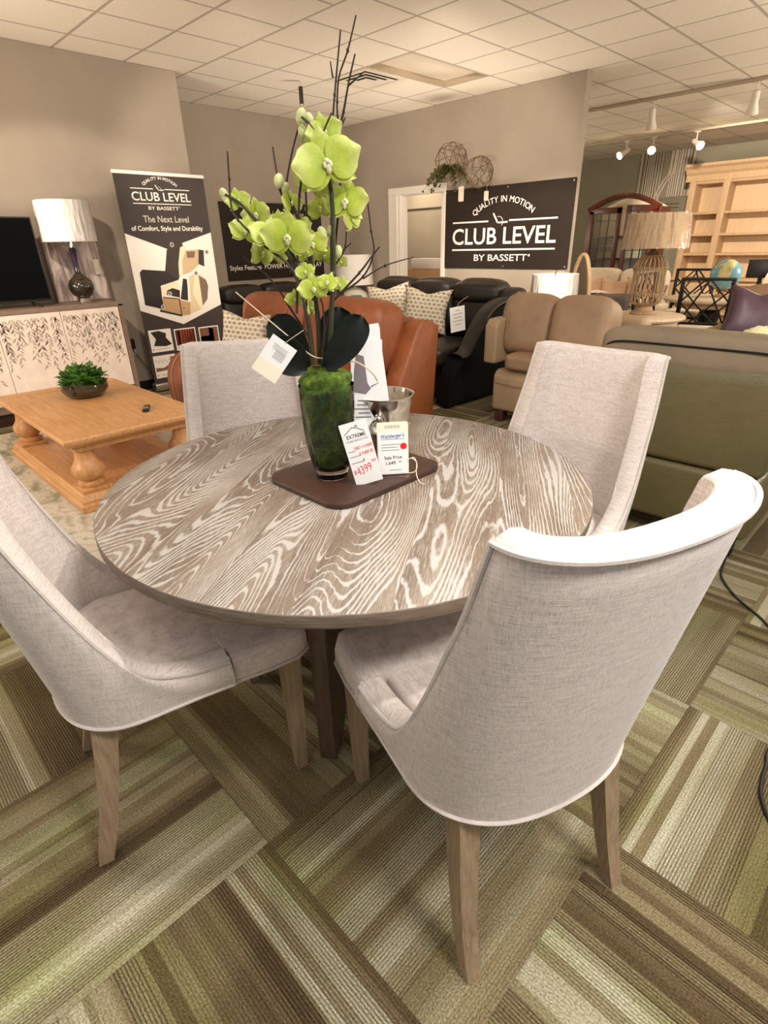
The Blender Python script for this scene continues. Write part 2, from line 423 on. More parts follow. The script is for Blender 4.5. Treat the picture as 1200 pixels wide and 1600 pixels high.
def table_mat():
    m, nt, b = new_mat('cerused_oak'); s = sep(nt, coords(nt)); a = math.radians(33)
    al = mth(nt, 'ADD', mth(nt, 'MULTIPLY', s[0], math.cos(a)), mth(nt, 'MULTIPLY', s[1], math.sin(a)))
    ac = mth(nt, 'ADD', mth(nt, 'MULTIPLY', s[0], -math.sin(a)), mth(nt, 'MULTIPLY', s[1], math.cos(a)))
    pl = mth(nt, 'FLOOR', mth(nt, 'DIVIDE', mth(nt, 'ADD', ac, 0.07), 0.185))
    ps = mth(nt, 'MULTIPLY', pl, 13.7)
    v = comb(nt, mth(nt, 'MULTIPLY', al, 0.62), mth(nt, 'MULTIPLY', ac, 5.2), ps)
    f = noise(nt, v, 1.0, 1.0, 0.45, 0.25)
    f2 = noise(nt, comb(nt, mth(nt, 'MULTIPLY', al, 16.0), mth(nt, 'MULTIPLY', ac, 60.0), ps), 1.0, 2, 0.6)
    f = mth(nt, 'ADD', f, mth(nt, 'MULTIPLY', f2, 0.010))
    ring = mth(nt, 'PINGPONG', mth(nt, 'MULTIPLY', f, 66.0), 0.5)
    ring = mth(nt, 'ADD', ring, mth(nt, 'MULTIPLY', mth(nt, 'SUBTRACT', f2, 0.5), 0.16))
    pore = noise(nt, comb(nt, mth(nt, 'MULTIPLY', al, 22.0), mth(nt, 'MULTIPLY', ac, 420.0), ps), 1.0, 3, 0.7)
    wide = noise(nt, comb(nt, mth(nt, 'MULTIPLY', al, 2.2), mth(nt, 'MULTIPLY', ac, 9.0), ps), 1.0, 2)
    thr = mth(nt, 'MULTIPLY', mth(nt, 'SUBTRACT', wide, 0.42), 0.9)
    line = ramp(nt, mth(nt, 'ADD', ring, thr), [(0.35, gray(0)), (0.47, gray(1))])
    streak = ramp(nt, mth(nt, 'ADD', pore, mth(nt, 'MULTIPLY', wide, 0.35)), [(0.66, gray(0)), (0.86, gray(1))])
    w = mth(nt, 'MAXIMUM', mth(nt, 'MULTIPLY', line, 0.82), mth(nt, 'MULTIPLY', streak, 0.62))
    tint = noise(nt, comb(nt, mth(nt, 'MULTIPLY', al, 1.5), mth(nt, 'MULTIPLY', ac, 14.0), ps), 1.0, 3)
    base = ramp(nt, tint, [(0.3, (0.130, 0.092, 0.064)), (0.7, (0.245, 0.185, 0.135))])
    col(nt, b, mix(nt, w, base, (0.50, 0.475, 0.445)))
    b.inputs['Roughness'].default_value = 0.42; b.inputs['Specular IOR Level'].default_value = 0.5
    bump(nt, b, w, 0.12, 0.002)
    return m
MAT = dict(
    carpet=carpet_mat(), ceiling=ceiling_mat(), table=table_mat(),
    wall=plain('taupe_paint', (0.365, 0.308, 0.250), 0.9, var=0.04, vs=3, bp=0.05, bs=160),
    sage=plain('sage_paint', (0.30, 0.275, 0.20), 0.9, var=0.05, vs=3),
    white_paint=plain('white_trim_paint', (0.78, 0.72, 0.65), 0.5),
    linen=linen('oatmeal_linen', (0.67, 0.590, 0.548)), welt=linen('oatmeal_welt', (0.62, 0.555, 0.51), 0.5),
    leg=wood('weathered_oak_leg', (0.23, 0.155, 0.092), (0.40, 0.29, 0.185), (40, 40, 3), 0.5),
    pedestal=wood('brown_oak_pedestal', (0.085, 0.050, 0.030), (0.17, 0.108, 0.068), (30, 30, 3), 0.5),
    honey=wood('honey_oak', (0.50, 0.235, 0.085), (0.72, 0.40, 0.175), (18, 1.4, 18), 0.42),
    honey_leg=wood('honey_oak_turned', (0.48, 0.225, 0.08), (0.70, 0.38, 0.165), (14, 14, 2), 0.42),
    black_leather=leather('espresso_leather', (0.016, 0.011, 0.009), 0.3, 0.34),
    black_side=plain('black_vinyl', (0.004, 0.0035, 0.0035), 0.8, 0, 0.15), table_edge=wood('oak_edge', (0.10, 0.072, 0.052), (0.26, 0.205, 0.16), (6, 6, 90), 0.5),
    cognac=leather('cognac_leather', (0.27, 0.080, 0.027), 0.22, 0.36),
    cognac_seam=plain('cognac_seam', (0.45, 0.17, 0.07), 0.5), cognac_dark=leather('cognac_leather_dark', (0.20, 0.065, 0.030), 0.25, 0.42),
    taupe_leather=leather('taupe_leather', (0.33, 0.215, 0.130), 0.15, 0.45),
    taupe_vinyl=leather('taupe_vinyl', (0.40, 0.285, 0.175), 0.06, 0.5),
    olive_leather=leather('grey_taupe_leather', (0.27, 0.205, 0.135), 0.12, 0.42),
    olive_back=leather('olive_vinyl_back', (0.150, 0.125, 0.055), 0.08, 0.36),
    piping=plain('dark_piping', (0.012, 0.010, 0.012), 0.4),
    espresso=wood('espresso_wood', (0.035, 0.013, 0.010), (0.08, 0.03, 0.02), (3, 30, 30), 0.35),
    black=plain('black_satin', (0.010, 0.009, 0.009), 0.4), black_gloss=plain('black_gloss', (0.002, 0.002, 0.002), 0.25, 0, 0.12),
    sign=plain('charcoal_panel', (0.024, 0.016, 0.012), 0.6, 0, 0.25), sign_white=plain('sign_white', (0.86, 0.82, 0.76), 0.5),
    sign_grey=plain('sign_grey', (0.55, 0.52, 0.46), 0.5),
    vinyl=plain('banner_charcoal', (0.055, 0.043, 0.040), 0.6, 0, 0.3), paper=plain('white_card', (0.84, 0.84, 0.84), 0.6),
    cream_paper=plain('cream_card', (0.86, 0.80, 0.64), 0.6), manila=plain('manila_tag', (0.82, 0.74, 0.58), 0.6),
    ink=plain('black_ink', (0.03, 0.03, 0.035), 0.6), grey_ink=plain('grey_ink', (0.36, 0.36, 0.38), 0.6),
    red_ink=plain('red_ink', (0.65, 0.03, 0.05), 0.6), blue_ink=plain('blue_ink', (0.03, 0.10, 0.28), 0.6), red=plain('red_sticker', (0.80, 0.01, 0.015), 0.5),
    steel=plain('polished_steel', (0.78, 0.74, 0.66), 0.12, 1.0), silver=plain('brushed_silver', (0.72, 0.70, 0.67), 0.35, 1.0),
    chrome=plain('chrome', (0.85, 0.83, 0.8), 0.06, 1.0),
    glass=thin_glass('clear_glass', (0.96, 0.99, 0.95)), solid_glass=glass('solid_glass', (1.0, 0.96, 0.93)), acrylic=glass('acrylic', (0.98, 0.99, 1.0), 0.02, 1.2),
    shade_white=plain('white_shade', (0.86, 0.82, 0.78), 0.7), film=glass('plastic_wrap', (1, 1, 1), 0.08, 1.12),
    shade_beige=linen('beige_shade', (0.62, 0.46, 0.30), 0.6), dark_glass=plain('dark_bronze_glass', (0.030, 0.022, 0.012), 0.06, 0.2, coat=1.0),
    plum_glass=plain('plum_glass_neck', (0.030, 0.012, 0.040), 0.08, coat=1.0),
    rattan=wood('rattan', (0.26, 0.165, 0.085), (0.48, 0.33, 0.19), (30, 30, 4), 0.6),
    whitewood=wood('whitewashed_wood', (0.55, 0.42, 0.29), (0.74, 0.61, 0.46), (18, 2, 18), 0.5),
    bookcase=wood('blond_oak', (0.50, 0.32, 0.17), (0.68, 0.47, 0.28), (18, 18, 2), 0.5),
    bookback=wood('pale_beadboard', (0.66, 0.46, 0.27), (0.80, 0.61, 0.40), (1, 26, 1.5), 0.6),
    mahogany=wood('mahogany', (0.030, 0.006, 0.003), (0.13, 0.022, 0.007), (20, 20, 2), 0.4),
    green_box=plain('sage_metal', (0.20, 0.18, 0.12), 0.5), conduit=plain('painted_conduit', (0.56, 0.48, 0.38), 0.5),
    tv_bezel=plain('tv_bezel', (0.02, 0.02, 0.02), 0.3),
    cab=wood('greywashed_walnut', (0.16, 0.105, 0.075), (0.27, 0.19, 0.145), (3, 30, 30), 0.5),
    cab_door=plain('blush_limewash', (0.80, 0.68, 0.60), 0.6, var=0.10, vs=7), carve=plain('taupe_carving', (0.37, 0.295, 0.245), 0.7),
    leaf_green=plain('herb_green', (0.075, 0.210, 0.030), 0.5, var=0.5, vs=20), fern=plain('fern_green', (0.060, 0.060, 0.010), 0.6, var=0.4, vs=30),
    orchid_leaf=plain('orchid_leaf', (0.004, 0.008, 0.006), 0.5, 0, 0.3, var=0.3, vs=15), twig=plain('dark_twig', (0.030, 0.012, 0.009), 0.6, var=0.4, vs=60),
    stem=plain('orchid_stem', (0.030, 0.030, 0.009), 0.55, var=0.4, vs=40), raffia=plain('raffia', (0.62, 0.50, 0.33), 0.7),
    ceramic=plain('bronze_ceramic', (0.060, 0.048, 0.030), 0.18, 0.3, coat=0.6), soil=plain('soil', (0.02, 0.014, 0.01), 0.9),
    purple=plain('plum_satin', (0.085, 0.045, 0.070), 0.35, var=0.2, vs=8), cream=plain('cream_cloth', (0.80, 0.68, 0.52), 0.85),
    peach=plain('peach_cloth', (0.62, 0.40, 0.25), 0.85), brown_cloth=plain('tan_velvet', (0.34, 0.215, 0.125), 0.8, var=0.12, vs=6),
    grey_throw=plain('slate_throw', (0.115, 0.095, 0.10), 0.8, var=0.2, vs=12), teal=plain('teal_glaze', (0.045, 0.22, 0.20), 0.2, coat=0.6),
    white_ceramic=plain('white_ceramic', (0.80, 0.72, 0.63), 0.25), tray=plain('walnut_tray', (0.050, 0.021, 0.013), 0.45, var=0.25, vs=9),
    cardboard=plain('cardboard', (0.42, 0.24, 0.12), 0.8), panel=plain('beige_panel', (0.43, 0.37, 0.28), 0.7, var=0.05, vs=4),
    track=plain('painted_track', (0.46, 0.37, 0.27), 0.5), lamp_white=plain('white_metal', (0.78, 0.70, 0.60), 0.4),
    bulb=emit('lit_bulb', (1.0, 0.78, 0.42), 45.0), diffuser=plain('acrylic_diffuser', (0.78, 0.70, 0.58), 0.25),
    wire=plain('bronze_wire', (0.16, 0.095, 0.055), 0.5), rubber=plain('black_cord', (0.008, 0.008, 0.010), 0.5),
    hydrangea=plain('hydrangea', (0.78, 0.76, 0.48), 0.8, var=0.15, vs=30))
def moss_mat():
    m, nt, b = new_mat('sheet_moss'); o = coords(nt); f = noise(nt, o, 38, 6, 0.75)
    col(nt, b, ramp(nt, f, [(0.32, (0.020, 0.040, 0.004)), (0.5, (0.110, 0.200, 0.014)), (0.68, (0.260, 0.400, 0.035))]))
    b.inputs['Roughness'].default_value = 0.95; bump(nt, b, noise(nt, o, 150, 5, 0.8), 1.0, 0.01); return m
def petal_mat():
    m, nt, b = new_mat('chartreuse_petal'); s = sep(nt, coords(nt))
    rr = mth(nt, 'SQRT', mth(nt, 'ADD', mth(nt, 'MULTIPLY', s[0], s[0]), mth(nt, 'MULTIPLY', s[1], s[1])))
    f = mth(nt, 'ADD', rr, mth(nt, 'MULTIPLY', mth(nt, 'SUBTRACT', noise(nt, coords(nt), 7, 3), 0.5), 0.35))
    col(nt, b, ramp(nt, f, [(0.05, (0.33, 0.43, 0.025)), (0.30, (0.47, 0.56, 0.070)), (0.54, (0.70, 0.73, 0.27))]))
    b.inputs['Roughness'].default_value = 0.5; b.inputs['Subsurface Weight'].default_value = 0.25
    b.inputs['Subsurface Radius'].default_value = (0.02, 0.02, 0.005); b.inputs['Subsurface Scale'].default_value = 0.3
    bump(nt, b, noise(nt, mapping(nt, coords(nt), (30, 30, 30)), 1.0, 2), 0.1, 0.01); return m
def pillow_mat():
    m, nt, b = new_mat('ogee_print'); s = sep(nt, coords(nt))
    u = mth(nt, 'MULTIPLY', s[0], 21.0); v = mth(nt, 'MULTIPLY', s[2], 26.0)
    row = mth(nt, 'FLOOR', v); uo = mth(nt, 'ADD', u, mth(nt, 'MULTIPLY', mth(nt, 'FLOORED_MODULO', row, 2.0), 0.5))
    du = mth(nt, 'ABSOLUTE', mth(nt, 'SUBTRACT', mth(nt, 'FRACT', uo), 0.5)); dv = mth(nt, 'ABSOLUTE', mth(nt, 'SUBTRACT', mth(nt, 'FRACT', v), 0.5))
    e = mth(nt, 'ADD', mth(nt, 'MULTIPLY', du, 1.0), mth(nt, 'MULTIPLY', mth(nt, 'MULTIPLY', dv, dv), 2.6))
    f = ramp(nt, e, [(0.37, gray(0)), (0.44, gray(1))])
    inner = ramp(nt, noise(nt, coords(nt), 25, 2), [(0.3, (0.27, 0.24, 0.19)), (0.7, (0.52, 0.46, 0.36))])
    col(nt, b, mix(nt, f, inner, (0.78, 0.70, 0.55))); b.inputs['Roughness'].default_value = 0.9; return m
def rug_mat(name, cs):
    m, nt, b = new_mat(name); o = coords(nt)
    f = mth(nt, 'ADD', mth(nt, 'MULTIPLY', noise(nt, mapping(nt, o, (2.2, 1.2, 1)), 1.6, 6, 0.68, 1.2), 0.8), mth(nt, 'MULTIPLY', noise(nt, o, 26, 4, 0.7), 0.2))
    col(nt, b, ramp(nt, f, cs)); b.inputs['Roughness'].default_value = 0.95; bump(nt, b, noise(nt, o, 300, 2), 0.4, 0.004); return m
def globe_mat():
    m, nt, b = new_mat('globe_map'); o = coords(nt); f = noise(nt, o, 5.2, 5, 0.55, 0.3); g = noise(nt, o, 9, 2)
    land = ramp(nt, g, [(0.35, (0.60, 0.28, 0.14)), (0.5, (0.72, 0.60, 0.25)), (0.65, (0.50, 0.50, 0.20))])
    col(nt, b, mix(nt, ramp(nt, f, [(0.53, gray(0)), (0.55, gray(1))]), (0.16, 0.38, 0.47), land)); b.inputs['Roughness'].default_value = 0.35; return m
def art_mat():
    m, nt, b = new_mat('abstract_print'); o = coords(nt); f = noise(nt, mapping(nt, o, (7, 3.5, 1)), 1.5, 5, 0.75, 0.8)
    col(nt, b, ramp(nt, f, [(0.36, (0.09, 0.06, 0.07)), (0.48, (0.36, 0.28, 0.27)), (0.58, (0.66, 0.56, 0.50))])); b.inputs['Roughness'].default_value = 0.35; return m
MAT.update(moss=moss_mat(), petal=petal_mat(), ogee=pillow_mat(), globe=globe_mat(), art=art_mat(),
    rug=rug_mat('distressed_rug', [(0.34, (0.155, 0.175, 0.105)), (0.45, (0.36, 0.33, 0.23)), (0.53, (0.60, 0.54, 0.45)), (0.60, (0.44, 0.36, 0.27)), (0.70, (0.24, 0.21, 0.15))]),
    rug_tan=rug_mat('tan_rug', [(0.3, (0.30, 0.20, 0.12)), (0.7, (0.46, 0.33, 0.21))]))

# ---------------------------------------------------------------- the room
bm = BM(); poly(bm, [(-1.6, -1.6, 0), (13.4, -1.6, 0), (13.4, 8.6, 0), (-1.6, 8.6, 0)]); struct('floor', bm, MAT['carpet'])
bm = BM(); X0, X1, Y0, Y1 = 4.662, 5.862, 4.237, 4.827
for a, b_, c, d in ((-1.6, X0, -1.6, 8.6), (X1, 13.4, -1.6, 8.6), (X0, X1, -1.6, Y0), (X0, X1, Y1, 8.6)):
    poly(bm, [(a, c, CEIL), (a, d, CEIL), (b_, d, CEIL), (b_, c, CEIL)])
struct('ceiling', bm, MAT['ceiling'])
bm = BM(); box(bm, (-0.345, 6.22, 1.47), (7.31, 0.2, 2.94)); struct('wall_left', bm, MAT['wall'])
bm = BM(); box(bm, (4.9, 7.28, 1.47), (3.6, 0.16, 2.94)); struct('wall_back', bm, MAT['wall'])
bm = BM()
prism(bm, [(3.43, 0), (5.28, 0), (5.28, 2.01), (6.05, 2.01), (6.05, 0), (7.21, 0), (7.21, 2.94), (3.43, 2.94)], 6.45, 6.56, 'x')
struct('wall_right', bm, MAT['wall'])
bm = BM(); box(bm, (13.38, 2.2, 1.47), (0.16, 12.6, 2.94)); struct('wall_far', bm, MAT['sage'])
bm = BM(); box(bm, (10.0, 8.5, 1.47), (6.9, 0.16, 2.94)); struct('wall_rear', bm, MAT['sage'])
bm = BM(); box(bm, (-0.345, 6.111, 0.05), (7.30, 0.018, 0.10), 0.003); struct('baseboard_left', bm, MAT['black'])
bm = BM(); box(bm, (4.87, 7.191, 0.05), (3.1, 0.018, 0.10), 0.003); struct('baseboard_back', bm, MAT['black'])
# doorway in the partition, with its casing, and what stands behind it
bm = BM()
for y0, y1 in ((5.235, 5.30), (6.045, 6.285)):
    box(bm, (6.435, (y0 + y1) / 2, 1.0), (0.03, y1 - y0, 2.0), 0.006)
box(bm, (6.435, 5.76, 2.045), (0.034, 1.05, 0.09), 0.006)
box(bm, (6.43, 6.12, 1.0), (0.045, 0.03, 2.0), 0.006); box(bm, (6.505, 6.05, 1.0), (0.11, 0.02, 2.0)); box(bm, (6.505, 5.285, 1.0), (0.11, 0.02, 2.0)); box(bm, (6.505, 5.67, 2.0), (0.11, 0.78, 0.02))
d = struct('door_1', bm, MAT['white_paint'])
bm = BM(); box(bm, (7.75, 6.2, 1.3), (0.06, 2.6, 2.6)); box(bm, (7.70, 6.2, 1.92), (0.05, 2.6, 0.03)); struct('wall_storage', bm, MAT['panel'])
bm = BM(); box(bm, (0, 0, 0.51), (0.40, 0.80, 1.02), 0.01); o = obj('storage_carton', bm, MAT['cardboard']); o.location = (7.42, 6.35, 0); tag(o, 'brown carton seen through the doorway beside the charcoal sign', 'carton')
bm = BM(); box(bm, (0, 0, 0.075), (0.36, 0.62, 0.15), 0.008); o = obj('storage_box', bm, MAT['white_paint']); o.location = (7.40, 6.26, 1.021); tag(o, 'flat white box lying on the brown carton behind the doorway', 'box')
# ---------------------------------------------------------------- dining table
TC = (0.983, 1.147)
t = thing('dining_table', 'round cerused grey-brown oak dining table on a crossed panel pedestal', 'table', (TC[0], TC[1], 0))
bm = BM()
lathe(bm, [(0, .727), (.681, .727), (.6850, .7285), (.6865, .732), (.6865, .757), (.6860, .7588), (.6845, .76), (0, .76)], 160)
for f in bm.faces:
    f.normal_update()
    if abs(f.normal.z) < .8 or f.calc_center_median().z < .735: f.material_index = 1
obj('tabletop', bm, [MAT['table'], MAT['table_edge']], t, angle=50)
bm = BM()
for k in range(2):
    a = math.radians(33 + 90 * k)
    vs = prism(bm, [(-.375, 0.0), (-.315, .0), (-.10, .20), (.10, .20), (.315, .0), (.375, 0), (.375, .71), (-.375, .71)], -.024, .024, 'y', .003)
    place(bm, vs, (0, 0, a))
obj('pedestal', bm, MAT['pedestal'], t)
bm = BM(); lathe(bm, [(0, .706), (.40, .706), (.405, .711), (.405, .7235), (0, .7235)], 48); obj('mounting_plate', bm, MAT['pedestal'], t)

# ---------------------------------------------------------------- upholstered dining chairs
ZB, ZT, TH, QC = 0.428, 1.05, .056, .45
def interp(x, pts):
    for (a, va), (b_, vb) in zip(pts, pts[1:]):
        if x <= b_: return va + (vb - va) * (x - a) / (b_ - a)
    return pts[-1][1]
# side edge of the shell: parameter -> (forward, height)
_edge = smooth_pts([(-.008, ZT, 0), (.004, 1.005, 0), (.024, .925, 0), (.052, .84, 0), (.086, .745, 0), (.119, .664, 0), (.151, .600, 0), (.187, .555, 0), (.235, .531, 0), (.302, .517, 0), (.37, .514, 0)], 6)
def top_plan(q):
    """half-width, forward, height of the shell's rim"""
    if q <= QC:
        th = q / QC * PI / 2
        return .229 * math.sin(th) ** .93, -.108 + .10 * (1 - math.cos(th)) ** 1.15, ZT - .012 * math.cos(th) ** 2
    u = (q - QC) / (1 - QC) * (len(_edge) - 1); i = min(int(u), len(_edge) - 2); p = _edge[i].lerp(_edge[i + 1], u - i)
    return interp(p.y, [(.5, .257), (.66, .257), (.85, .245), (1.05, .229)]), p.x, p.y
def bot_plan(q):
    if q <= .62:
        th = q / .62 * PI / 2
        k = 2 / 2.35
        return .253 * math.sin(th) ** k, -.002 + .190 * (1 - max(0, math.cos(th)) ** k)
    u = (q - .62) / .38
    return .253 + .004 * u, .188 + .187 * u
def shell_pt(s, h, ins=0.0, zoff=0.0):
    """h 0 at the lower edge, 1 at the rim"""
    q = abs(s); sg = 1 if s >= 0 else -1; e = .004
    def at(q):
        q = min(max(q, -1), 1); m = abs(q)
        tx, ty, tz = top_plan(m); bx, by = bot_plan(m); g = h ** 1.12
        x = bx + (tx - bx) * g + .014 * math.sin(PI * h) * min(1, m * 2.2); y = by + (ty - by) * g
        zb = ZB - .012 * max(0, 1 - max(0, by) / .30)
        return (x if q >= 0 else -x), y, zb + (tz - zb) * h
    x, y, z = at(q)
    if ins:
        x0, y0, _ = at(q - e); x1, y1, _ = at(min(1, q + e)); tx, ty = x1 - x0, y1 - y0; l = math.hypot(tx, ty) or 1
        nx, ny = -ty / l, tx / l                     # towards the sitter
        x += nx * ins; y += ny * ins
    return Vector((sg * x, y, z + zoff))
SS = sorted(set([round(k * QC / 14, 4) for k in range(15)] + [round(QC + k * (1 - QC) / 40, 4) for k in range(41)]))
SS = [-q for q in reversed(SS) if q > 0] + SS
def chair_shell():
    bm = BM(); cols = []
    for s in SS:
        zt = top_plan(abs(s))[2]; hl = 1 - .012 / (zt - ZB); c = []
        for k in range(11): c.append(shell_pt(s, hl * k / 10))
        a = shell_pt(s, hl); b_ = shell_pt(s, hl, TH)
        for k, up in ((.10, .008), (.5, .014), (.90, .008)):
            p = a.lerp(b_, k); p.z = a.z + up; c.append(p)
        hb = .040 / (zt - ZB)
        for k in range(9): c.append(shell_pt(s, hl + (hb - hl) * k / 8, TH))
        cols.append([bm.verts.new(p) for p in c])
    for a, b_ in zip(cols, cols[1:]):
        for i in range(len(a) - 1): bm.faces.new((a[i], b_[i], b_[i + 1], a[i + 1]))
        bm.faces.new((a[-1], b_[-1], b_[0], a[0]))
    bm.faces.new(cols[0]); bm.faces.new(cols[-1][::-1])
    return bm
def beam(bm, pts, ws):
    rings = []
    for (x, y, z), (w, d) in zip(pts, ws):
        rings.append([bm.verts.new((x + a * w / 2, y + b_ * d / 2, z)) for a, b_ in ((-1, -1), (1, -1), (1, 1), (-1, 1))])
    for a, b_ in zip(rings, rings[1:]):
        for k in range(4): bm.faces.new((a[k], a[(k + 1) % 4], b_[(k + 1) % 4], b_[k]))
    bm.faces.new(rings[0][::-1]); bm.faces.new(rings[-1])
def chair(loc, rz, label):
    t = thing('dining_chair', label, 'chair', (*loc, 0), rz, 'upholstered chairs around the round table')
    obj('backrest', chair_shell(), MAT['linen'], t, angle=55)
    bm = BM()
    out = [(-.20, .372)] + [(-.195, .12), (-.15, .06), (.15, .06), (.195, .12)] + [(.20, .372), (.257, .380), (.260, .47), (.255, .545), (.235, .577), (.18, .590), (0, .597), (-.18, .590), (-.235, .577), (-.255, .545), (-.260, .47), (-.257, .380)]
    n = len(out); lv = []
    for z, k in ((ZB, .985), (ZB + .014, 1.0), (.474, 1.0), (.494, .985), (.507, .945), (.513, .82), (.517, .5)):
        lv.append([bm.verts.new((x * k, .34 + (y - .34) * k, z)) for x, y in out])
    for a, b_ in zip(lv, lv[1:]):
        for i in range(n): bm.faces.new((a[i], a[(i + 1) % n], b_[(i + 1) % n], b_[i]))
    bm.faces.new(lv[0][::-1]); bm.faces.new(lv[-1])
    obj('seat', bm, MAT['linen'], t, angle=60)
    bm = BM()
    tube(bm, [shell_pt(s, 1 - .010 / (top_plan(abs(s))[2] - ZB), -.003) for s in SS], .0048, 6)
    tube(bm, [shell_pt(s, 0, -.002) for s in SS] + [Vector((x, y, ZB + .002)) for x, y in out[6:17]], .0045, 6, True)
    for sg in (-1, 1): tube(bm, [shell_pt(sg, k / 4, -.002) for k in range(5)], .0035, 6)
    obj('piping', bm, MAT['welt'], t)
    for sx in (-1, 1):
        bm = BM(); beam(bm, [(sx * .202, .0, 0), (sx * .198, .034, .12), (sx * .190, .064, .27), (sx * .180, .090, .424)], [(.032, .034), (.036, .040), (.042, .048), (.048, .056)])
        obj('leg', bm, MAT['leg'], t, smooth=False)
    for sx in (-1, 1):
        bm = BM(); beam(bm, [(sx * .208, .530, 0), (sx * .212, .530, .445)], [(.032, .032), (.050, .050)])
        obj('leg', bm, MAT['leg'], t, smooth=False)
    return t
chair((.724, .256), math.radians(-18.6), 'oatmeal linen dining chair nearest the viewer, its back turned, legs on bare carpet')
chair((.138, 1.316), math.radians(-103.6), 'oatmeal linen dining chair seen side on between the table and the honey oak coffee table')
chair((1.178, 1.965), math.radians(150), 'oatmeal linen dining chair across the table in front of the cognac loveseat')
chair((1.815, .822), math.radians(86), 'oatmeal linen dining chair across the table in front of the olive-backed armchair')

# ---------------------------------------------------------------- on the table
TT = .76
bm = BM(); prism(bm, rrect(.425, .335, .055, 8, 1.005, 1.135), TT, TT + .016, 'z', .004)
tag(obj('serving_board', bm, MAT['tray']), 'dark walnut board with rounded corners under the vase on the round table', 'board')
VZ = TT + .016
VX, VY = .925, 1.15
va = thing('orchid_arrangement', 'green faux orchid with dark twigs in a moss filled glass vase on the dining table', 'orchid', (VX, VY, VZ))
bm = BM()
outer = [(.0, 0), (.043, 0), (.0465, .003), (.047, .014), (.0505, .03), (.060, .065), (.0672, .11), (.0715, .16), (.0740, .21), (.0755, .262)]
inner = [(.0725, .262), (.0685, .21), (.063, .16), (.057, .11), (.051, .07), (.0445, .032), (.040, .026), (0, .024)]
lathe(bm, outer[4:] + [(.0750, .2640), (.0738, .2635)], 56); obj('glass_vase', bm, MAT['glass'], va, angle=60)
bm = BM(); lathe(bm, outer[:5] + [(.044, .030), (.030, .027), (0, .026)], 56); obj('glass_foot', bm, MAT['solid_glass'], va, angle=60, label='thick clear glass foot')
bm = BM(); prof = [(0, .032), (.038, .034), (.047, .050), (.0535, .070), (.0605, .11), (.0650, .16), (.0680, .21), (.0690, .245), (.069, .262), (.066, .285), (.056, .298), (.038, .306), (0, .308)]
pp = []
for (r0, z0), (r1, z1) in zip(prof, prof[1:]):
    for k in range(4): pp.append((r0 + (r1 - r0) * k / 4, z0 + (z1 - z0) * k / 4))
pp.append(prof[-1]); lathe(bm, pp, 72)
for v in bm.verts:
    p = v.co * 22; d = mnoise.noise(p) * .010 + mnoise.noise(p * 2.6) * .004 - (.002 if v.co.z < .262 else 0)
    n = Vector((v.co.x, v.co.y, 0)).normalized() if v.co.z < .262 else Vector((v.co.x, v.co.y, .04)).normalized()
    if v.co.z > .262: d = d * 1.7 + .002
    else: d = min(d * 1.3, .0012)
    v.co += n * d
obj('moss', bm, MAT['moss'], va, angle=180)
FL= [([0.014,-0.037,0.822],0.097),([-0.004,-0.061,0.759],0.155),([0.002,-0.001,0.732],0.116),([0.046,-0.063,0.685],0.116),([0.087,-0.031,0.655],0.098),([0.043,0.03,0.679],0.084),([-0.135,0.108,0.694],0.07),([-0.087,0.108,0.667],0.095),([-0.144,0.077,0.631],0.088),([-0.115,0.028,0.62],0.106),([-0.092,0.1,0.584],0.102),([-0.093,-0.015,0.615],0.123),([-0.04,0.033,0.688],0.079),([-0.051,0.08,0.654],0.07),([-0.004,0.054,0.636],0.091),([-0.025,-0.018,0.6],0.091),([0.033,0.012,0.575],0.07),([-0.049,-0.012,0.542],0.06),([-0.021,-0.06,0.517],0.067),([0.053,-0.017,0.507],0.063),([-0.059,0.022,0.48],0.063),([-0.042,-0.03,0.504],0.091),([-0.02,0.016,0.456],0.07),([0.08,-0.0,0.558],0.046),([-0.05,0.104,0.581],0.081),([0.016,0.065,0.576],0.07),([0.04,0.019,0.801],0.088)]
BD= [[-0.011,0.009,0.854],[0.003,-0.003,0.849],[-0.011,0.009,0.827],[-0.059,0.047,0.733],[-0.049,0.039,0.718],[-0.158,0.127,0.708],[0.013,-0.01,0.623],[0.028,-0.023,0.629],[-0.154,0.124,0.698],[0.038,-0.031,0.582]]
ST= [[[-0.004,-0.023,0.327],[0.006,-0.03,0.429],[0.016,-0.038,0.533],[0.019,-0.041,0.603],[0.021,-0.042,0.683],[0.017,-0.039,0.746],[0.01,-0.034,0.789],[0.003,-0.028,0.813],[-0.01,-0.018,0.836],[-0.023,-0.007,0.85]],[[-0.029,0.01,0.319],[-0.033,0.014,0.43],[-0.043,0.022,0.52],[-0.055,0.032,0.57],[-0.081,0.053,0.613],[-0.112,0.078,0.654],[-0.137,0.098,0.689],[-0.161,0.117,0.707]],[[-0.01,0.008,0.316],[-0.007,0.006,0.428],[-0.01,0.008,0.519],[-0.014,0.011,0.583],[-0.026,0.021,0.645],[-0.04,0.032,0.685],[-0.049,0.039,0.711],[-0.059,0.047,0.732]]]
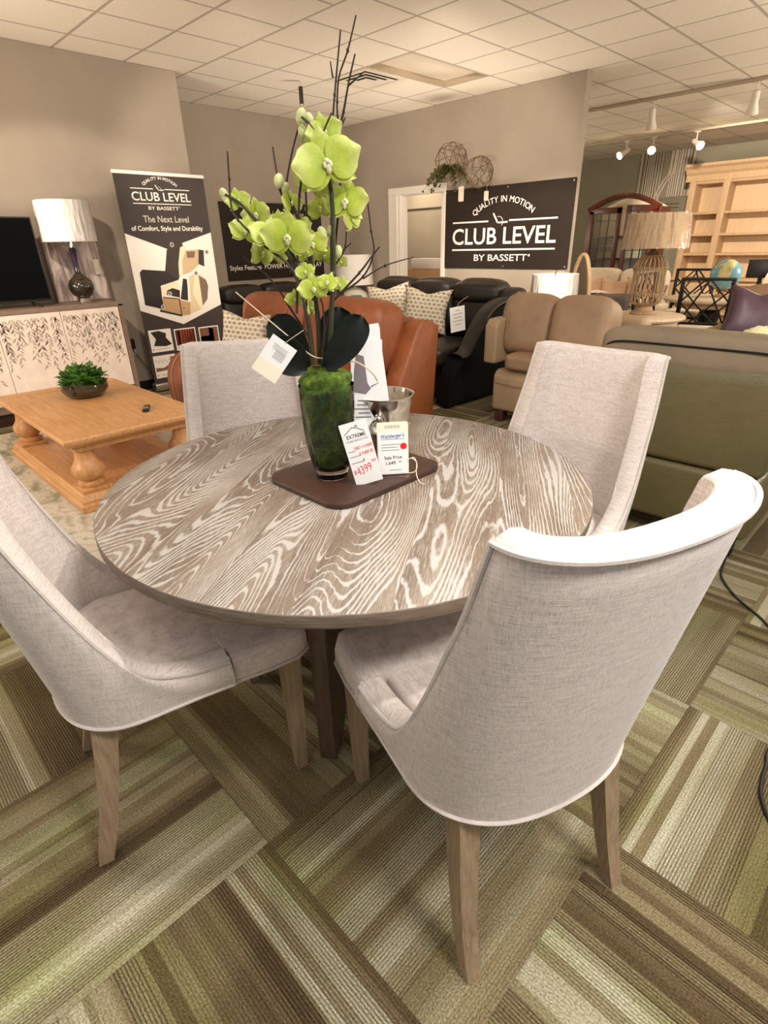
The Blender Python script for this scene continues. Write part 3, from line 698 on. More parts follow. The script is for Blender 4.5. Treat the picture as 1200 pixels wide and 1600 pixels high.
TW= [[[0.024,-0.019,0.506],[0.031,-0.025,0.671],[0.034,-0.027,0.736],[0.039,-0.031,0.792],[0.043,-0.034,0.845],[0.048,-0.039,0.892],[0.057,-0.046,0.958],[0.063,-0.051,1.003]],[[0.043,0.004,0.505],[0.049,-0.001,0.547],[0.059,-0.009,0.631],[0.069,-0.017,0.712],[0.072,-0.02,0.789],[0.073,-0.02,0.832],[0.071,-0.019,0.862],[0.072,-0.019,0.886],[0.077,-0.024,0.932],[0.094,-0.037,0.977],[0.11,-0.05,1.036]],[[0.073,-0.02,0.832],[0.082,-0.028,0.868],[0.093,-0.037,0.921],[0.106,-0.047,0.971]],[[0.093,-0.037,0.916],[0.122,-0.06,0.941]],[[0.047,-0.037,0.923],[0.044,-0.035,0.951]],[[0.019,0.049,0.438],[0.014,0.053,0.569],[0.018,0.05,0.698],[0.02,0.048,0.784],[0.022,0.046,0.842]],[[-0.066,0.014,0.448],[-0.043,-0.004,0.7],[-0.024,-0.019,0.757],[-0.003,-0.036,0.802],[0.022,-0.056,0.855]],[[-0.04,0.058,0.538],[-0.04,0.058,0.631],[-0.04,0.058,0.67],[-0.033,0.053,0.732],[-0.017,0.039,0.799],[-0.0,0.026,0.851]],[[-0.048,0.038,0.542],[-0.048,0.039,0.631],[-0.053,0.043,0.692],[-0.058,0.047,0.714],[-0.062,0.05,0.761],[-0.064,0.052,0.798]],[[-0.052,-0.022,0.405],[-0.077,-0.002,0.544],[-0.123,0.035,0.597],[-0.166,0.069,0.654],[-0.174,0.076,0.683],[-0.172,0.074,0.733],[-0.169,0.072,0.784]],[[-0.009,-0.018,0.396],[0.009,-0.033,0.461],[0.024,-0.045,0.486],[0.072,-0.083,0.526],[0.094,-0.101,0.579],[0.09,-0.098,0.626],[0.085,-0.094,0.689]],[[0.02,-0.042,0.482],[0.065,-0.078,0.535],[0.087,-0.096,0.567],[0.105,-0.11,0.592]],[[0.072,-0.083,0.522],[0.115,-0.118,0.55],[0.17,-0.162,0.567]],[[0.001,0.05,0.37],[-0.039,0.083,0.461],[-0.053,0.094,0.495],[-0.076,0.113,0.534],[-0.097,0.13,0.556],[-0.118,0.146,0.578]],[[0.043,0.004,0.505],[0.051,-0.002,0.547],[0.072,-0.02,0.588],[0.077,-0.024,0.627]],[[0.07,-0.018,0.586],[0.085,-0.03,0.602]],[[-0.016,-0.013,0.341],[-0.009,-0.018,0.396],[-0.009,-0.019,0.466],[-0.023,-0.007,0.517]],[[0.075,-0.021,0.836],[0.085,-0.03,0.857]],[[0.02,0.048,0.329],[0.019,0.049,0.438]]]
LV= [[[-0.008,0.071,0.305],[-0.027,0.086,0.352],[-0.045,0.101,0.402],[-0.059,0.111,0.442]],[[-0.058,-0.005,0.317],[-0.08,0.013,0.339],[-0.104,0.033,0.367],[-0.122,0.047,0.391]],[[0.032,0.038,0.303],[0.048,0.025,0.356],[0.062,0.015,0.413],[0.069,0.009,0.456]],[[-0.025,-0.031,0.315],[0.006,-0.056,0.361],[0.033,-0.078,0.407],[0.053,-0.094,0.441]]]
for pts in LV:
    bm = BM(); sp = smooth_pts(pts, 5); n = len(sp); rows = []
    side = Vector((.779, -.627, 0)); back = Vector((.627, .779, .15)).normalized()
    for i, p in enumerate(sp):
        u = i / (n - 1); hw = (.046 if pts is not LV[3] else .040) * (math.sin(PI / 2 * min(1, .18 + u * 1.5)) if u < .55 else max(0.05, 1 - ((u - .55) / .45) ** 2.6) ** .5)
        d = sp[min(i + 1, n - 1)] - sp[max(i - 1, 0)]; d.normalize()
        sd = d.cross(back).normalized()
        row = []
        for k in range(-3, 4):
            x = k / 3; row.append(p + sd * hw * x - back * .014 * (abs(x) ** 1.5) - back * .02 * math.sin(u * 2.6))
        rows.append([bm.verts.new(p_) for p_ in row] + [bm.verts.new(p_ + back * .0022) for p_ in reversed(row)])
    for a, b_ in zip(rows, rows[1:]):
        m = len(a)
        for k in range(m): bm.faces.new((a[k], a[(k + 1) % m], b_[(k + 1) % m], b_[k]))
    bm.faces.new(rows[0]); bm.faces.new(rows[-1][::-1])
    obj('leaf', bm, MAT['orchid_leaf'], va, angle=70)
for pts in ST:
    bm = BM(); sp = smooth_pts(pts, 5); tube(bm, sp, [.0072 - .0047 * i / (len(sp) - 1) for i in range(len(sp))], 8)
    for k in (2, 4):
        p = Vector(pts[k]); r = bmesh.ops.create_icosphere(bm, subdivisions=2, radius=.0075 if k < 4 else .005); place(bm, r['verts'], None, p, (1, 1, 1.9))
    obj('flower_stem', bm, MAT['stem'], va)
for pts in TW:
    bm = BM(); sp = smooth_pts(pts, 4); m = len(sp); r0 = .0033 if len(pts) > 3 else .0024
    tube(bm, sp, [r0 * (1 - .45 * i / (m - 1)) for i in range(m)], 6)
    for q in pts[1:-1:2]:
        r = bmesh.ops.create_icosphere(bm, subdivisions=1, radius=.0036); place(bm, r['verts'], None, q, (1, 1, 1.5))
    obj('twig', bm, MAT['twig'], va)
def petal(bm, ang, L, W, cup, tip=.0, seed=0):
    rows = []; n = 8
    for i in range(n + 1):
        u = i / n; hw = W / 2 * (math.sin(PI * min(1.0, u ** .80 * .985 + .015))) ** .62 if i < n else W * .10
        row = []
        for k in range(-4, 5):
            x = k / 4; a = ang
            px, py = u * L * (1 - .06 * x * x * (u > .8)), hw * x
            z = cup * u * u - .10 * hw * x * x + .020 * math.sin(3 * x + u * 5 + seed) * u
            row.append(bm.verts.new((px * math.cos(a) - py * math.sin(a), px * math.sin(a) + py * math.cos(a), z)))
        rows.append(row)
    for a, b_ in zip(rows, rows[1:]):
        for k in range(8): bm.faces.new((a[k], a[k + 1], b_[k + 1], b_[k]))
def flower_mesh(seed):
    bm = BM()
    for a, L, W, c in ((90, .47, .32, .02), (215, .46, .32, -.03), (325, .46, .32, -.03)): petal(bm, math.radians(a), L, W, c, seed=seed + a)
    bmesh.ops.translate(bm, vec=(0, 0, .012), verts=bm.verts[:]) if False else None
    k = len(bm.verts); bm.verts.ensure_lookup_table()
    for a, L, W, c in ((8, .52, .56, .06), (172, .52, .56, .06)): petal(bm, math.radians(a), L, W, c, seed=seed + a)
    bm.verts.ensure_lookup_table()
    for v in bm.verts[k:]: v.co.z += .03
    return bm
def lip_mesh():
    bm = BM()
    r = bmesh.ops.create_icosphere(bm, subdivisions=2, radius=.06); place(bm, r['verts'], None, (0, .03, .08), (.8, .9, 1.2))
    for sx in (-1, 1):
        r = bmesh.ops.create_icosphere(bm, subdivisions=2, radius=.06); place(bm, r['verts'], (0, sx * .5, 0), (sx * .06, -.02, .09), (.6, 1.0, .35))
    r = bmesh.ops.create_icosphere(bm, subdivisions=2, radius=.06); place(bm, r['verts'], (.5, 0, 0), (0, -.10, .07), (.9, 1.5, .35))
    return bm
bud_mat = plain('lime_bud', (0.58, 0.62, 0.28), 0.5, var=.2, vs=8)
lip_mat = plain('cream_lip', (0.80, 0.76, 0.50), 0.5, var=.2, vs=6)
fm = [obj('blossom', flower_mesh(i * 1.7), MAT['petal'], va, angle=180, recalc=False) for i in range(3)]
lmb = lip_mesh(); bmesh.ops.scale(lmb, vec=(.75, .75, .75), verts=lmb.verts[:])
lm = obj('lip', lmb, lip_mat, fm[0], angle=180)
for i in (1, 2):
    c = lm.copy(); COL.objects.link(c); c.parent = fm[i]
KID0 = {id(f): list(f.children) for f in fm}
for i, (p, s) in enumerate(FL):
    src = fm[i % 3]
    if i < 3: o = src
    else:
        o = src.copy(); COL.objects.link(o); o.parent = va
        c = lm.copy(); COL.objects.link(c); c.parent = o
    s *= 1.0 if i in (1, 3, 11) else .86
    o.location = p; o.scale = (s, s, s)
    n = Vector((-.627, -.779, .10)) + Vector((R.uniform(-1.0, 1.0), R.uniform(-.7, .7), R.uniform(-.6, .4)))
    if i == 1: n = Vector((-.5, -.779, .05))
    if i == 11: n = Vector((-.75, -.65, -.05))
    n.normalize(); yv = Vector((R.uniform(-.35, .35), R.uniform(-.35, .35), 1)); xv = yv.cross(n).normalized(); yv = n.cross(xv)
    o.rotation_euler = Matrix((xv, yv, n)).transposed().to_euler()
for i, p in enumerate(BD):
    bm = BM(); r = bmesh.ops.create_icosphere(bm, subdivisions=2, radius=.0095 if i % 3 else .012); place(bm, r['verts'], (R.uniform(-.5, .5), R.uniform(-.5, .5), 0), None, (1, 1, 1.45))
    o = obj('flower_bud', bm, bud_mat, va); o.location = p
# raffia strand tied round the stems
bm = BM()
tube(bm, smooth_pts([(-.165, .12, .50), (-.13, .05, .44), (-.09, .0, .385), (-.05, -.02, .345), (.0, -.035, .335)], 6), .0017, 5)
tube(bm, smooth_pts([(.01, -.045, .325), (.04, -.08, .325), (.075, -.10, .295), (.095, -.10, .27)], 6), .0022, 5)
obj('raffia_tie', bm, MAT['raffia'], va)
# paper tag tied to the arrangement
def card_basis(o, right, up):
    r = Vector(right).normalized(); u = Vector(up); u = (u - r * u.dot(r)).normalized(); n = r.cross(u)
    o.rotation_euler = Matrix((r, u, n)).transposed().to_euler()
tg = thing('paper_tag', 'cream and pale blue paper tag hanging from the orchid arrangement', 'tag', (VX - .147, VY + .013, VZ + .349))
card_basis(tg, (.60, -.49, -.62), (.45, -.36, .80))
bm = BM(); slab_poly(bm, [(-.034, -.05), (.034, -.05), (.034, .05), (-.034, .05)], -.0006, .0006); obj('card', bm, MAT['paper'], tg)
bm = BM(); slab_poly(bm, [(-.034, -.05), (.034, -.05), (.034, -.012), (-.034, -.012)], .0007, .0010); obj('cream_band', bm, MAT['cream_paper'], tg, label='cream band')
bm = BM()
for k in range(9): box(bm, (-.006 + k * .003, .012, .0009), (.0012 if k % 2 else .0018, .022, .0003))
for k in range(4): box(bm, (.0, .034 - k * .004, .0009), (.04 - .006 * (k % 2), .0012, .0003))
obj('printed_lines', bm, MAT['grey_ink'], tg)
bm = BM(); tube(bm, smooth_pts([(.0, .047, .001), (.01, .075, .004), (.02, .10, .0)], 5), .0008, 5); obj('string', bm, MAT['raffia'], tg)

# steel bucket with leaflets
BX, BY = 1.163, 1.172
bk = thing('ice_bucket', 'polished steel ice bucket behind the price cards on the walnut board', 'bucket', (BX, BY, VZ))
bm = BM(); lathe(bm, [(0, 0), (.056, 0), (.060, .004), (.068, .06), (.080, .14), (.089, .184), (.0945, .188), (.0945, .191), (.087, .190), (.078, .14), (.066, .06), (.057, .008), (0, .008)], 56)
obj('body', bm, MAT['steel'], bk, angle=60)
for a0 in (215, 35):
    a = math.radians(a0); c = Vector((math.cos(a), math.sin(a), 0)); s_ = Vector((-c.y, c.x, 0)); bm = BM()
    r = bmesh.ops.create_uvsphere(bm, u_segments=14, v_segments=10, radius=.012); place(bm, r['verts'], None, c * .088 + Vector((0, 0, .135)))
    ring = [c * .095 + Vector((0, 0, .112)) + s_ * (.022 * math.cos(q)) + Vector((0, 0, .022 * math.sin(q))) for q in [2 * PI * k / 20 for k in range(20)]]
    tube(bm, ring, .0042, 8, True); obj('ring_handle', bm, MAT['chrome'], bk)
LEAF = [((1.070, 1.150), .03, -.03), ((1.079, 1.143), -.03, .0), ((1.087, 1.137), -.07, .004), ((1.095, 1.130), -.11, .006)]
for i, ((lx, ly), roll, ldz) in enumerate(LEAF):
    d = Vector((.627, .779, 0)); o = thing('leaflet', ['white leaflet at the front of the steel bucket with a grey product photo', 'second white leaflet in the steel bucket, mostly covered by the front one', 'third white leaflet in the steel bucket, only its right edge showing', 'rearmost white leaflet in the steel bucket with a small plum figure'][i], 'leaflet', (lx + d.x * .012 * i, ly + d.y * .012 * i, VZ + .118 + ldz), 0, 'leaflets in the steel bucket')
    up = Vector((.627 * .10, .779 * .10, 1)); rt = Vector((.779, -.627, 0))
    card_basis(o, rt * math.cos(roll) - Vector((0, 0, 1)) * math.sin(-roll) * -1, up)
    bm = BM(); slab_poly(bm, [(-.045, .0), (.045, .0), (.045, .27), (-.045, .27)], -.0005, .0005); obj('sheet', bm, MAT['paper'], o)
    if i in (0, 3):
        bm = BM()
        if i == 0:
            slab_poly(bm, [(-.040, .125), (-.004, .118), (.012, .135), (.002, .150), (-.008, .225), (-.030, .232), (-.036, .19)], .0006, .0009)
            for k, w in enumerate((.030, .045, .050, .036, .046)): box(bm, (-.012 + .004 * (k % 2), .100 - k * .012, .0008), (w, .0035, .0003))
            slab_poly(bm, [(.012, .137), (.034, .150), (.035, .152), (.012, .142)], .0006, .0009)
        else:
            slab_poly(bm, [(.012, .215), (.018, .214), (.022, .232), (.018, .246), (.013, .236)], .0006, .0009)
        obj('printed_picture', bm, plain('muted_plum_print', (0.20, 0.17, 0.19), 0.6), o)

# price card and acrylic holder
ec = thing('price_card', 'white price card with a house drawing and red handwriting leaning against the glass vase', 'price card', (.955, 1.022, VZ))
card_basis(ec, Vector((.779, -.627, .24)), Vector((.02, .04, 1)))
bm = BM(); slab_poly(bm, [(-.038, .004), (.038, .004), (.038, .182), (-.038, .182)], -.0007, .0007); obj('card', bm, MAT['paper'], ec)
bm = BM(); z = .0010
for a, b_ in (((-.030, .152), (-.006, .168)), ((-.006, .168), (.004, .164)), ((.004, .164), (.004, .171)), ((.004, .171), (.008, .171)), ((.008, .171), (.009, .162)), ((.009, .162), (.024, .153))):
    v = Vector(b_) - Vector(a); m = (Vector(a) + Vector(b_)) / 2; vs = box(bm, (0, 0, 0), (v.length + .001, .0016, .0003)); place(bm, vs, (0, 0, math.atan2(v.y, v.x)), (m.x, m.y, z))
text(bm, 'EXTREME', 0, .139, .0145, z, 'C', 0, .012, width=.052)
for k, (w, y) in enumerate(((.020, .105), (.028, .090), (.034, .072))): box(bm, (-.033 + w / 2, y - .002, z), (w, .0012, .0003))
text(bm, '$', .002, .0705, .010, z, 'C')
obj('printed_heading', bm, MAT['ink'], ec)
bm = BM(); text(bm, 'HOME MAKEOVER', 0, .1285, .0085, z, 'C', 0, .005, width=.060); obj('printed_subheading', bm, MAT['grey_ink'], ec)
bm = BM()
text(bm, 'TABLE + 4 CHAIRS', .010, .106, .0125, z, 'C', .02, .010, .25, width=.052); text(bm, '$ 9,489.95', .014, .088, .0135, z, 'C', .03, .010, .25, width=.040)
text(bm, '$', -.030, .038, .017, z, 'C', .1, .0, .2)
text(bm, '4399', -.002, .036, .034, z, 'C', .18, -.004, .15, width=.044); text(bm, '99', .028, .060, .013, z, 'C', .1, .0, .2)
obj('handwriting', bm, MAT['red_ink'], ec)
ah = thing('sign_holder', 'clear acrylic sign holder on the walnut board in front of the steel bucket', 'sign holder', (1.040, 1.0135, VZ))
card_basis(ah, Vector((.779, -.627, 0)), Vector((.06, .10, 1)))
bm = BM(); slab_poly(bm, [(-.045, .0), (.045, .0), (.045, .165), (-.045, .165)], -.0045, -.0030); box(bm, (0, .001, .008), (.09, .0018, .024)); obj('panel', bm, MAT['acrylic'], ah, smooth=False)
cc = thing('price_card', 'cream tag with a red dot sticker and blue script heading in the acrylic holder', 'price card', (1.040, 1.0135, VZ)); cc.rotation_euler = ah.rotation_euler
bm = BM(); slab_poly(bm, rrect(.088, .150, .006, 4, .0, .080), -.0024, -.0012); obj('cream_backing', bm, MAT['cream_paper'], cc, label='cream backing card')
bm = BM(); slab_poly(bm, rrect(.080, .118, .002, 2, -.002, .066), -.0011, -.0002); obj('card', bm, MAT['paper'], cc)
z = .0002
bm = BM(); text(bm, "Weinberger's", .0, .111, .0155, z, 'C', .05, .012, .35, width=.066); box(bm, (.0, .107, z), (.066, .0010, .0002)); obj('printed_heading', bm, MAT['blue_ink'], cc)
bm = BM()
for k, w in enumerate((.058, .046, .050)): box(bm, (-.004 - (.058 - w) / 2, .092 - k * .008, z), (w, .0022, .0002))
box(bm, (.006, .018, z), (.034, .0020, .0002))
for k in range(14): box(bm, (-.020 + k * .0030, .142, -.0010), (.0012 if k % 3 else .002, .009, .0003))
obj('printed_lines', bm, MAT['grey_ink'], cc)
bm = BM(); text(bm, 'Sale Price', .000, .050, .0135, z, 'C', .04, .01, width=.050); text(bm, '1,649.', -.006, .034, .0135, z, 'C', .04, .01, width=.030); text(bm, '99', .019, .038, .0080, z, 'C', .04); obj('printed_price', bm, MAT['ink'], cc)
bm = BM(); lathe(bm, [(0, 0), (.0092, 0), (.0092, .0004), (0, .0004)], 28); o = obj('red_dot_sticker', bm, MAT['red'], cc, label='round red sticker'); o.location = (.030, .086, z + .0002)
bm = BM(); tube(bm, smooth_pts([(.040, .045, .001), (.058, .052, .006), (.066, .030, .010), (.058, .012, .012), (.035, .010, .010)], 6), .0012, 5)
tube(bm, smooth_pts([(.052, .050, .004), (.064, .040, .012), (.062, .010, .02), (.066, -.008, .045), (.078, -.012, .060)], 6), .0012, 5); obj('string', bm, MAT['cream_paper'], cc)
bm = BM(); tube(bm, smooth_pts([(-.045, .0, .012), (-.062, .004, .020), (-.085, .001, .030)], 5), .001, 5); obj('loose_string', bm, MAT['cream_paper'], cc)
# ---------------------------------------------------------------- left side: rug, coffee table, sideboard, TV, lamp, banner
def slab_thing(name, x0, x1, y0, y1, h, mat, label, cat):
    bm = BM(); box(bm, ((x0 + x1) / 2, (y0 + y1) / 2, h / 2), (x1 - x0, y1 - y0, h), .004); return tag(obj(name, bm, mat), label, cat)
slab_thing('area_rug', -1.3, 2.06, 2.43, 5.42, .012, MAT['rug'], 'distressed sage and cream rug under the honey oak coffee table', 'rug')
slab_thing('area_rug', 2.3, 5.9, 3.17, 5.66, .012, MAT['rug_tan'], 'tan rug under the cognac loveseat and the espresso sofa', 'rug')
t = thing('coffee_table', 'honey oak coffee table with four turned legs and a lower shelf on the distressed rug', 'coffee table', (1.185, 4.0, .012))
X, Y = .425, .76
def moulded(bm, hx, hy, z0, z1, prof):
    rows = []
    for o, k in prof: rows.append([bm.verts.new((sx * (hx - o), sy * (hy - o), z0 + (z1 - z0) * k)) for sx, sy in ((-1, -1), (1, -1), (1, 1), (-1, 1))])
    for a, b_ in zip(rows, rows[1:]):
        for i in range(4): bm.faces.new((a[i], a[(i + 1) % 4], b_[(i + 1) % 4], b_[i]))
    bm.faces.new(rows[0][::-1]); bm.faces.new(rows[-1])
bm = BM(); moulded(bm, X, Y, .385, .438, [(.03, 0), (.022, .12), (.006, .35), (0, .55), (0, .80), (.004, .95), (.010, 1)]); obj('tabletop', bm, MAT['honey'], t, smooth=False)
for sy in (-1, 1):
    bm = BM(); box(bm, (0, sy * (Y - .085), .4385), (2 * X - .03, .145, .0020), .0008); obj('breadboard_end', bm, MAT['honey_leg'], t, smooth=False, label='crosswise end board')
bm = BM(); moulded(bm, X, Y, .0, .095, [(.004, 0), (0, .10), (0, .42), (.016, .50), (.016, .66), (.03, .9), (.04, 1)]); obj('lower_shelf', bm, MAT['honey'], t, smooth=False)
prof = [(.0, 0), (.070, 0), (.078, .012), (.078, .026), (.060, .034), (.052, .040), (.068, .050), (.086, .072), (.092, .095), (.088, .120), (.072, .142), (.060, .160), (.055, .185), (.052, .212), (.060, .224), (.064, .232), (.060, .240), (.066, .25), (0, .25)]
for sx in (-1, 1):
    for sy in (-1, 1):
        bm = BM(); lathe(bm, prof, 28, (sx * (X - .125), sy * (Y - .14), .115)); box(bm, (sx * (X - .125), sy * (Y - .14), .106), (.17, .17, .022), .003); box(bm, (sx * (X - .125), sy * (Y - .14), .374), (.15, .15, .022), .003)
        obj('leg', bm, MAT['honey_leg'], t, angle=35)
bm = BM(); box(bm, (0, 0, .366), (2 * X - .12, 2 * Y - .12, .040), .003); obj('apron', bm, MAT['honey_leg'], t, smooth=False)
# planter bowl
CZ = .4505
t = thing('planter_bowl', 'low bronze ceramic bowl with green parsley plant on the coffee table', 'planter', (1.235, 4.26, CZ))
bm = BM(); lathe(bm, [(0, 0), (.085, 0), (.12, .012), (.150, .045), (.156, .070), (.150, .095), (.142, .100), (.136, .096), (.142, .070), (.136, .045), (.105, .02), (0, .018)], 40)
for v in bm.verts: v.co.z += .012 * math.sin(2 * math.atan2(v.co.y, v.co.x)) * (v.co.z > .06)
obj('bowl', bm, MAT['ceramic'], t)
for a in (0.65, 3.9):
    bm = BM(); c = Vector((.15 * math.cos(a), .15 * math.sin(a), .07)); n = Vector((math.cos(a), math.sin(a), 0)); q = Vector((-n.y, n.x, 0))
    tube(bm, [c + n * (.025 * math.sin(w)) + Vector((0, 0, -.035 * math.cos(w))) for w in [PI * k / 10 for k in range(11)]], .006, 6); obj('handle', bm, MAT['ceramic'], t)
bm = BM(); lathe(bm, [(0, .055), (.10, .055), (.138, .068), (.10, .085), (0, .09)], 24); obj('soil', bm, MAT['soil'], t)
def leafy(bm, n, rx, rz, z0, size, fn=None):
    for i in range(n):
        a = R.uniform(0, 2 * PI); r = rx * math.sqrt(R.random()); z = z0 + rz * R.random() * (1 - .6 * r / rx)
        c = Vector((r * math.cos(a), r * math.sin(a), z)); d = Vector((math.cos(a) * R.uniform(.3, 1), math.sin(a) * R.uniform(.3, 1), R.uniform(-.2, .9))).normalized()
        s_ = d.cross(Vector((0, 0, 1))); s_ = s_.normalized() if s_.length > .1 else Vector((1, 0, 0)); u = s_.cross(d); L = size * R.uniform(.7, 1.3); W = L * .42
        P = [c, c + d * L * .35 + s_ * W * .8 + u * .003, c + d * L * .55 + s_ * W + u * .002, c + d * L * .75 + s_ * W * .45, c + d * L, c + d * L * .75 - s_ * W * .45, c + d * L * .55 - s_ * W + u * .002, c + d * L * .35 - s_ * W * .8]
        v = [bm.verts.new(p) for p in P]; m = bm.verts.new(c + d * L * .5 - u * L * .08)
        for k in range(8): bm.faces.new((v[k], v[(k + 1) % 8], m))
bm = BM(); leafy(bm, 420, .128, .17, .075, .050); obj('foliage', bm, MAT['leaf_green'], t, smooth=False, recalc=False)
t = thing('remote_control', 'small black remote control on the honey oak coffee table', 'remote', (1.36, 3.55, CZ), math.radians(-28))
bm = BM(); box(bm, (0, 0, .008), (.038, .14, .016), .005); obj('body', bm, MAT['black'], t)
bm = BM(); lathe(bm, [(0, 0), (.011, 0), (.010, .003), (0, .003)], 16, (0, .03, .016)); obj('direction_pad', bm, MAT['purple'], t, label='plum round pad')
bm = BM()
for k in range(3): box(bm, (-.008, -.0 - k * .016, .0168), (.008, .007, .002), .0008); box(bm, (.008, -.0 - k * .016, .0168), (.008, .007, .002), .0008)
obj('button', bm, MAT['sign_grey'], t)

# sideboard
SX0, SX1, SY0, SY1, SZ = .02, 2.14, 5.62, 6.08, .955
t = thing('sideboard', 'grey-brown sideboard with blush doors carved with willow leaves against the left wall', 'sideboard', ((SX0 + SX1) / 2, SY0, 0))
hw = (SX1 - SX0) / 2; D = SY1 - SY0
bm = BM(); box(bm, (0, D / 2, SZ - .02), (2 * hw, D, .04), .003)
for sx in (-1, 1): box(bm, (sx * (hw - .02), D / 2, .535), (.04, D, .80), .002)
box(bm, (0, D / 2 + .01, .165), (2 * hw - .08, D - .02, .04)); box(bm, (0, D - .01, .55), (2 * hw - .08, .02, .73)); box(bm, (0, D / 2, .135), (2 * hw, D, .03), .003)
obj('carcase', bm, MAT['cab'], t, smooth=False)
bm = BM(); box(bm, (0, D / 2 + .02, .065), (2 * hw - .10, D - .10, .118), .003); obj('plinth', bm, MAT['espresso'], t, smooth=False)
nd = 4; dw = (2 * hw - .088) / nd
for k in range(nd):
    cx = -hw + .044 + dw * (k + .5)
    bm = BM(); box(bm, (cx, .016, .55), (dw - .004, .022, .726), .002); do = obj('door', bm, MAT['cab_door'], t, smooth=False)
    bm = BM()
    for ch in range(10):
        x = cx - dw / 2 + .03 + (dw - .06) * ch / 9 + R.uniform(-.015, .015); ln = R.uniform(.22, .50); z = .90
        while z > .90 - ln:
            z -= R.uniform(.016, .026) * (1 + (.90 - z)); x += R.uniform(-.008, .008)
            for sg in (-1, 1):
                if R.random() < .08 + (.90 - z) * .8: continue
                L = R.uniform(.035, .065); a = math.radians(R.uniform(18, 50)); dx, dz = sg * L * math.sin(a), -L * math.cos(a); nx, nz = -dz * .13, dx * .13
                pts = [(x, z), (x + dx * .45 + nx, z + dz * .45 + nz), (x + dx, z + dz), (x + dx * .45 - nx, z + dz * .45 - nz)]
                if any(abs(p[0] - cx) > dw / 2 - .008 for p in pts): continue
                poly(bm, [(p[0], .0042, p[1]) for p in pts])
    obj('carved_leaves', bm, MAT['carve'], do, smooth=False, recalc=False)
tg = thing('price_tag', 'white printed price tag hung on the right sideboard door', 'price tag', (1.905, 5.628, .79), 0, None, WALL_N)
bm = BM(); slab_poly(bm, [(-.045, -.085), (.045, -.085), (.045, .085), (-.045, .085)], .0, .002); obj('card', bm, MAT['paper'], tg)
bm = BM()
for k, w in enumerate((.05, .06, .045, .06, .03)): box(bm, (0, .055 - k * .022, .0025), (w, .005, .0005))
obj('printed_lines', bm, MAT['grey_ink'], tg)
bm = BM(); tube(bm, [(0, .085, .001), (.005, .11, .002), (0, .135, .0)], .001, 5); obj('string', bm, MAT['raffia'], tg)

t = thing('television', 'black flat television on the sideboard, cropped by the left edge', 'television', (1.02, 5.80, SZ + .004), 0)
bm = BM(); box(bm, (0, 0, .367), (1.16, .045, .655), .006); obj('bezel', bm, MAT['tv_bezel'], t)
bm = BM(); box(bm, (0, -.0235, .370), (1.135, .002, .625)); obj('screen', bm, MAT['black_gloss'], t, smooth=False)
for sx in (-1, 1):
    bm = BM(); tube(bm, [(sx * .46, -.13, .006), (sx * .42, 0, .045), (sx * .46, .12, .006)], .009, 6); obj('foot', bm, MAT['tv_bezel'], t)

def drum_shade(parent, r0, r1, z0, z1, mat, wrap=True):
    bm = BM(); lathe(bm, [(r0, z0), (r1, z1), (r1 - .006, z1), (r0 - .006, z0)], 48, closed=True); obj('lamp_shade', bm, mat, parent, angle=50)
    if wrap:
        bm = BM(); seg = 96; rows = []
        for j in range(9):
            z = z0 - .006 + (z1 - z0 + .012) * j / 8; rr = r0 + (r1 - r0) * j / 8 + .004
            rows.append([bm.verts.new(((rr + .0035 * mnoise.noise(Vector((k * .55, z * 5, r0 * 9)))) * math.cos(2 * PI * k / seg), (rr + .0035 * mnoise.noise(Vector((k * .55, z * 5, r0 * 9)))) * math.sin(2 * PI * k / seg), z)) for k in range(seg)])
        for a, b_ in zip(rows, rows[1:]):
            for k in range(seg): bm.faces.new((a[k], a[(k + 1) % seg], b_[(k + 1) % seg], b_[k]))
        obj('plastic_wrap', bm, MAT['wrap'], parent, angle=180, label='clear crinkled plastic wrap')
def wrap_mat():
    m, nt, b = new_mat('clear_wrap'); o = nt.nodes['Material Output']
    tr = nt.nodes.new('ShaderNodeBsdfTransparent'); gl = nt.nodes.new('ShaderNodeBsdfGlossy'); gl.inputs['Roughness'].default_value = .06
    fr = nt.nodes.new('ShaderNodeFresnel'); fr.inputs['IOR'].default_value = 1.22; mx = nt.nodes.new('ShaderNodeMixShader')
    bp = nt.nodes.new('ShaderNodeBump'); bp.inputs['Strength'].default_value = 1.0; bp.inputs['Distance'].default_value = .03
    nt.links.new(noise(nt, mapping(nt, coords(nt), (26, 26, 5)), 1.0, 3), bp.inputs['Height'])
    nt.links.new(bp.outputs[0], gl.inputs['Normal']); nt.links.new(bp.outputs[0], fr.inputs['Normal'])
    nt.links.new(fr.outputs[0], mx.inputs[0]); nt.links.new(tr.outputs[0], mx.inputs[1]); nt.links.new(gl.outputs[0], mx.inputs[2]); nt.links.new(mx.outputs[0], o.inputs['Surface'])
    return m
MAT['wrap'] = wrap_mat()
t = thing('table_lamp', 'dark glass gourd lamp with a wrapped white drum shade on the sideboard', 'lamp', (1.875, 5.80, SZ))
bm = BM(); lathe(bm, [(0, 0), (.062, 0), (.064, .006), (.058, .010), (.058, .040), (.05, .046), (0, .046)], 32); obj('base', bm, MAT['steel'], t, label='polished metal foot')
bm = BM(); lathe(bm, [(0, .044), (.05, .046), (.085, .072), (.106, .115), (.108, .15), (.092, .19), (.060, .222), (.034, .245), (.024, .27), (0, .27)], 40); obj('body', bm, MAT['dark_glass'], t)
bm = BM(); lathe(bm, [(0, .26), (.024, .265), (.023, .32), (.028, .42), (.034, .455), (.030, .46), (0, .46)], 28); obj('neck', bm, MAT['plum_glass'], t)
bm = BM(); lathe(bm, [(0, .44), (.012, .44), (.012, .56), (0, .56)], 12); obj('socket', bm, MAT['steel'], t)
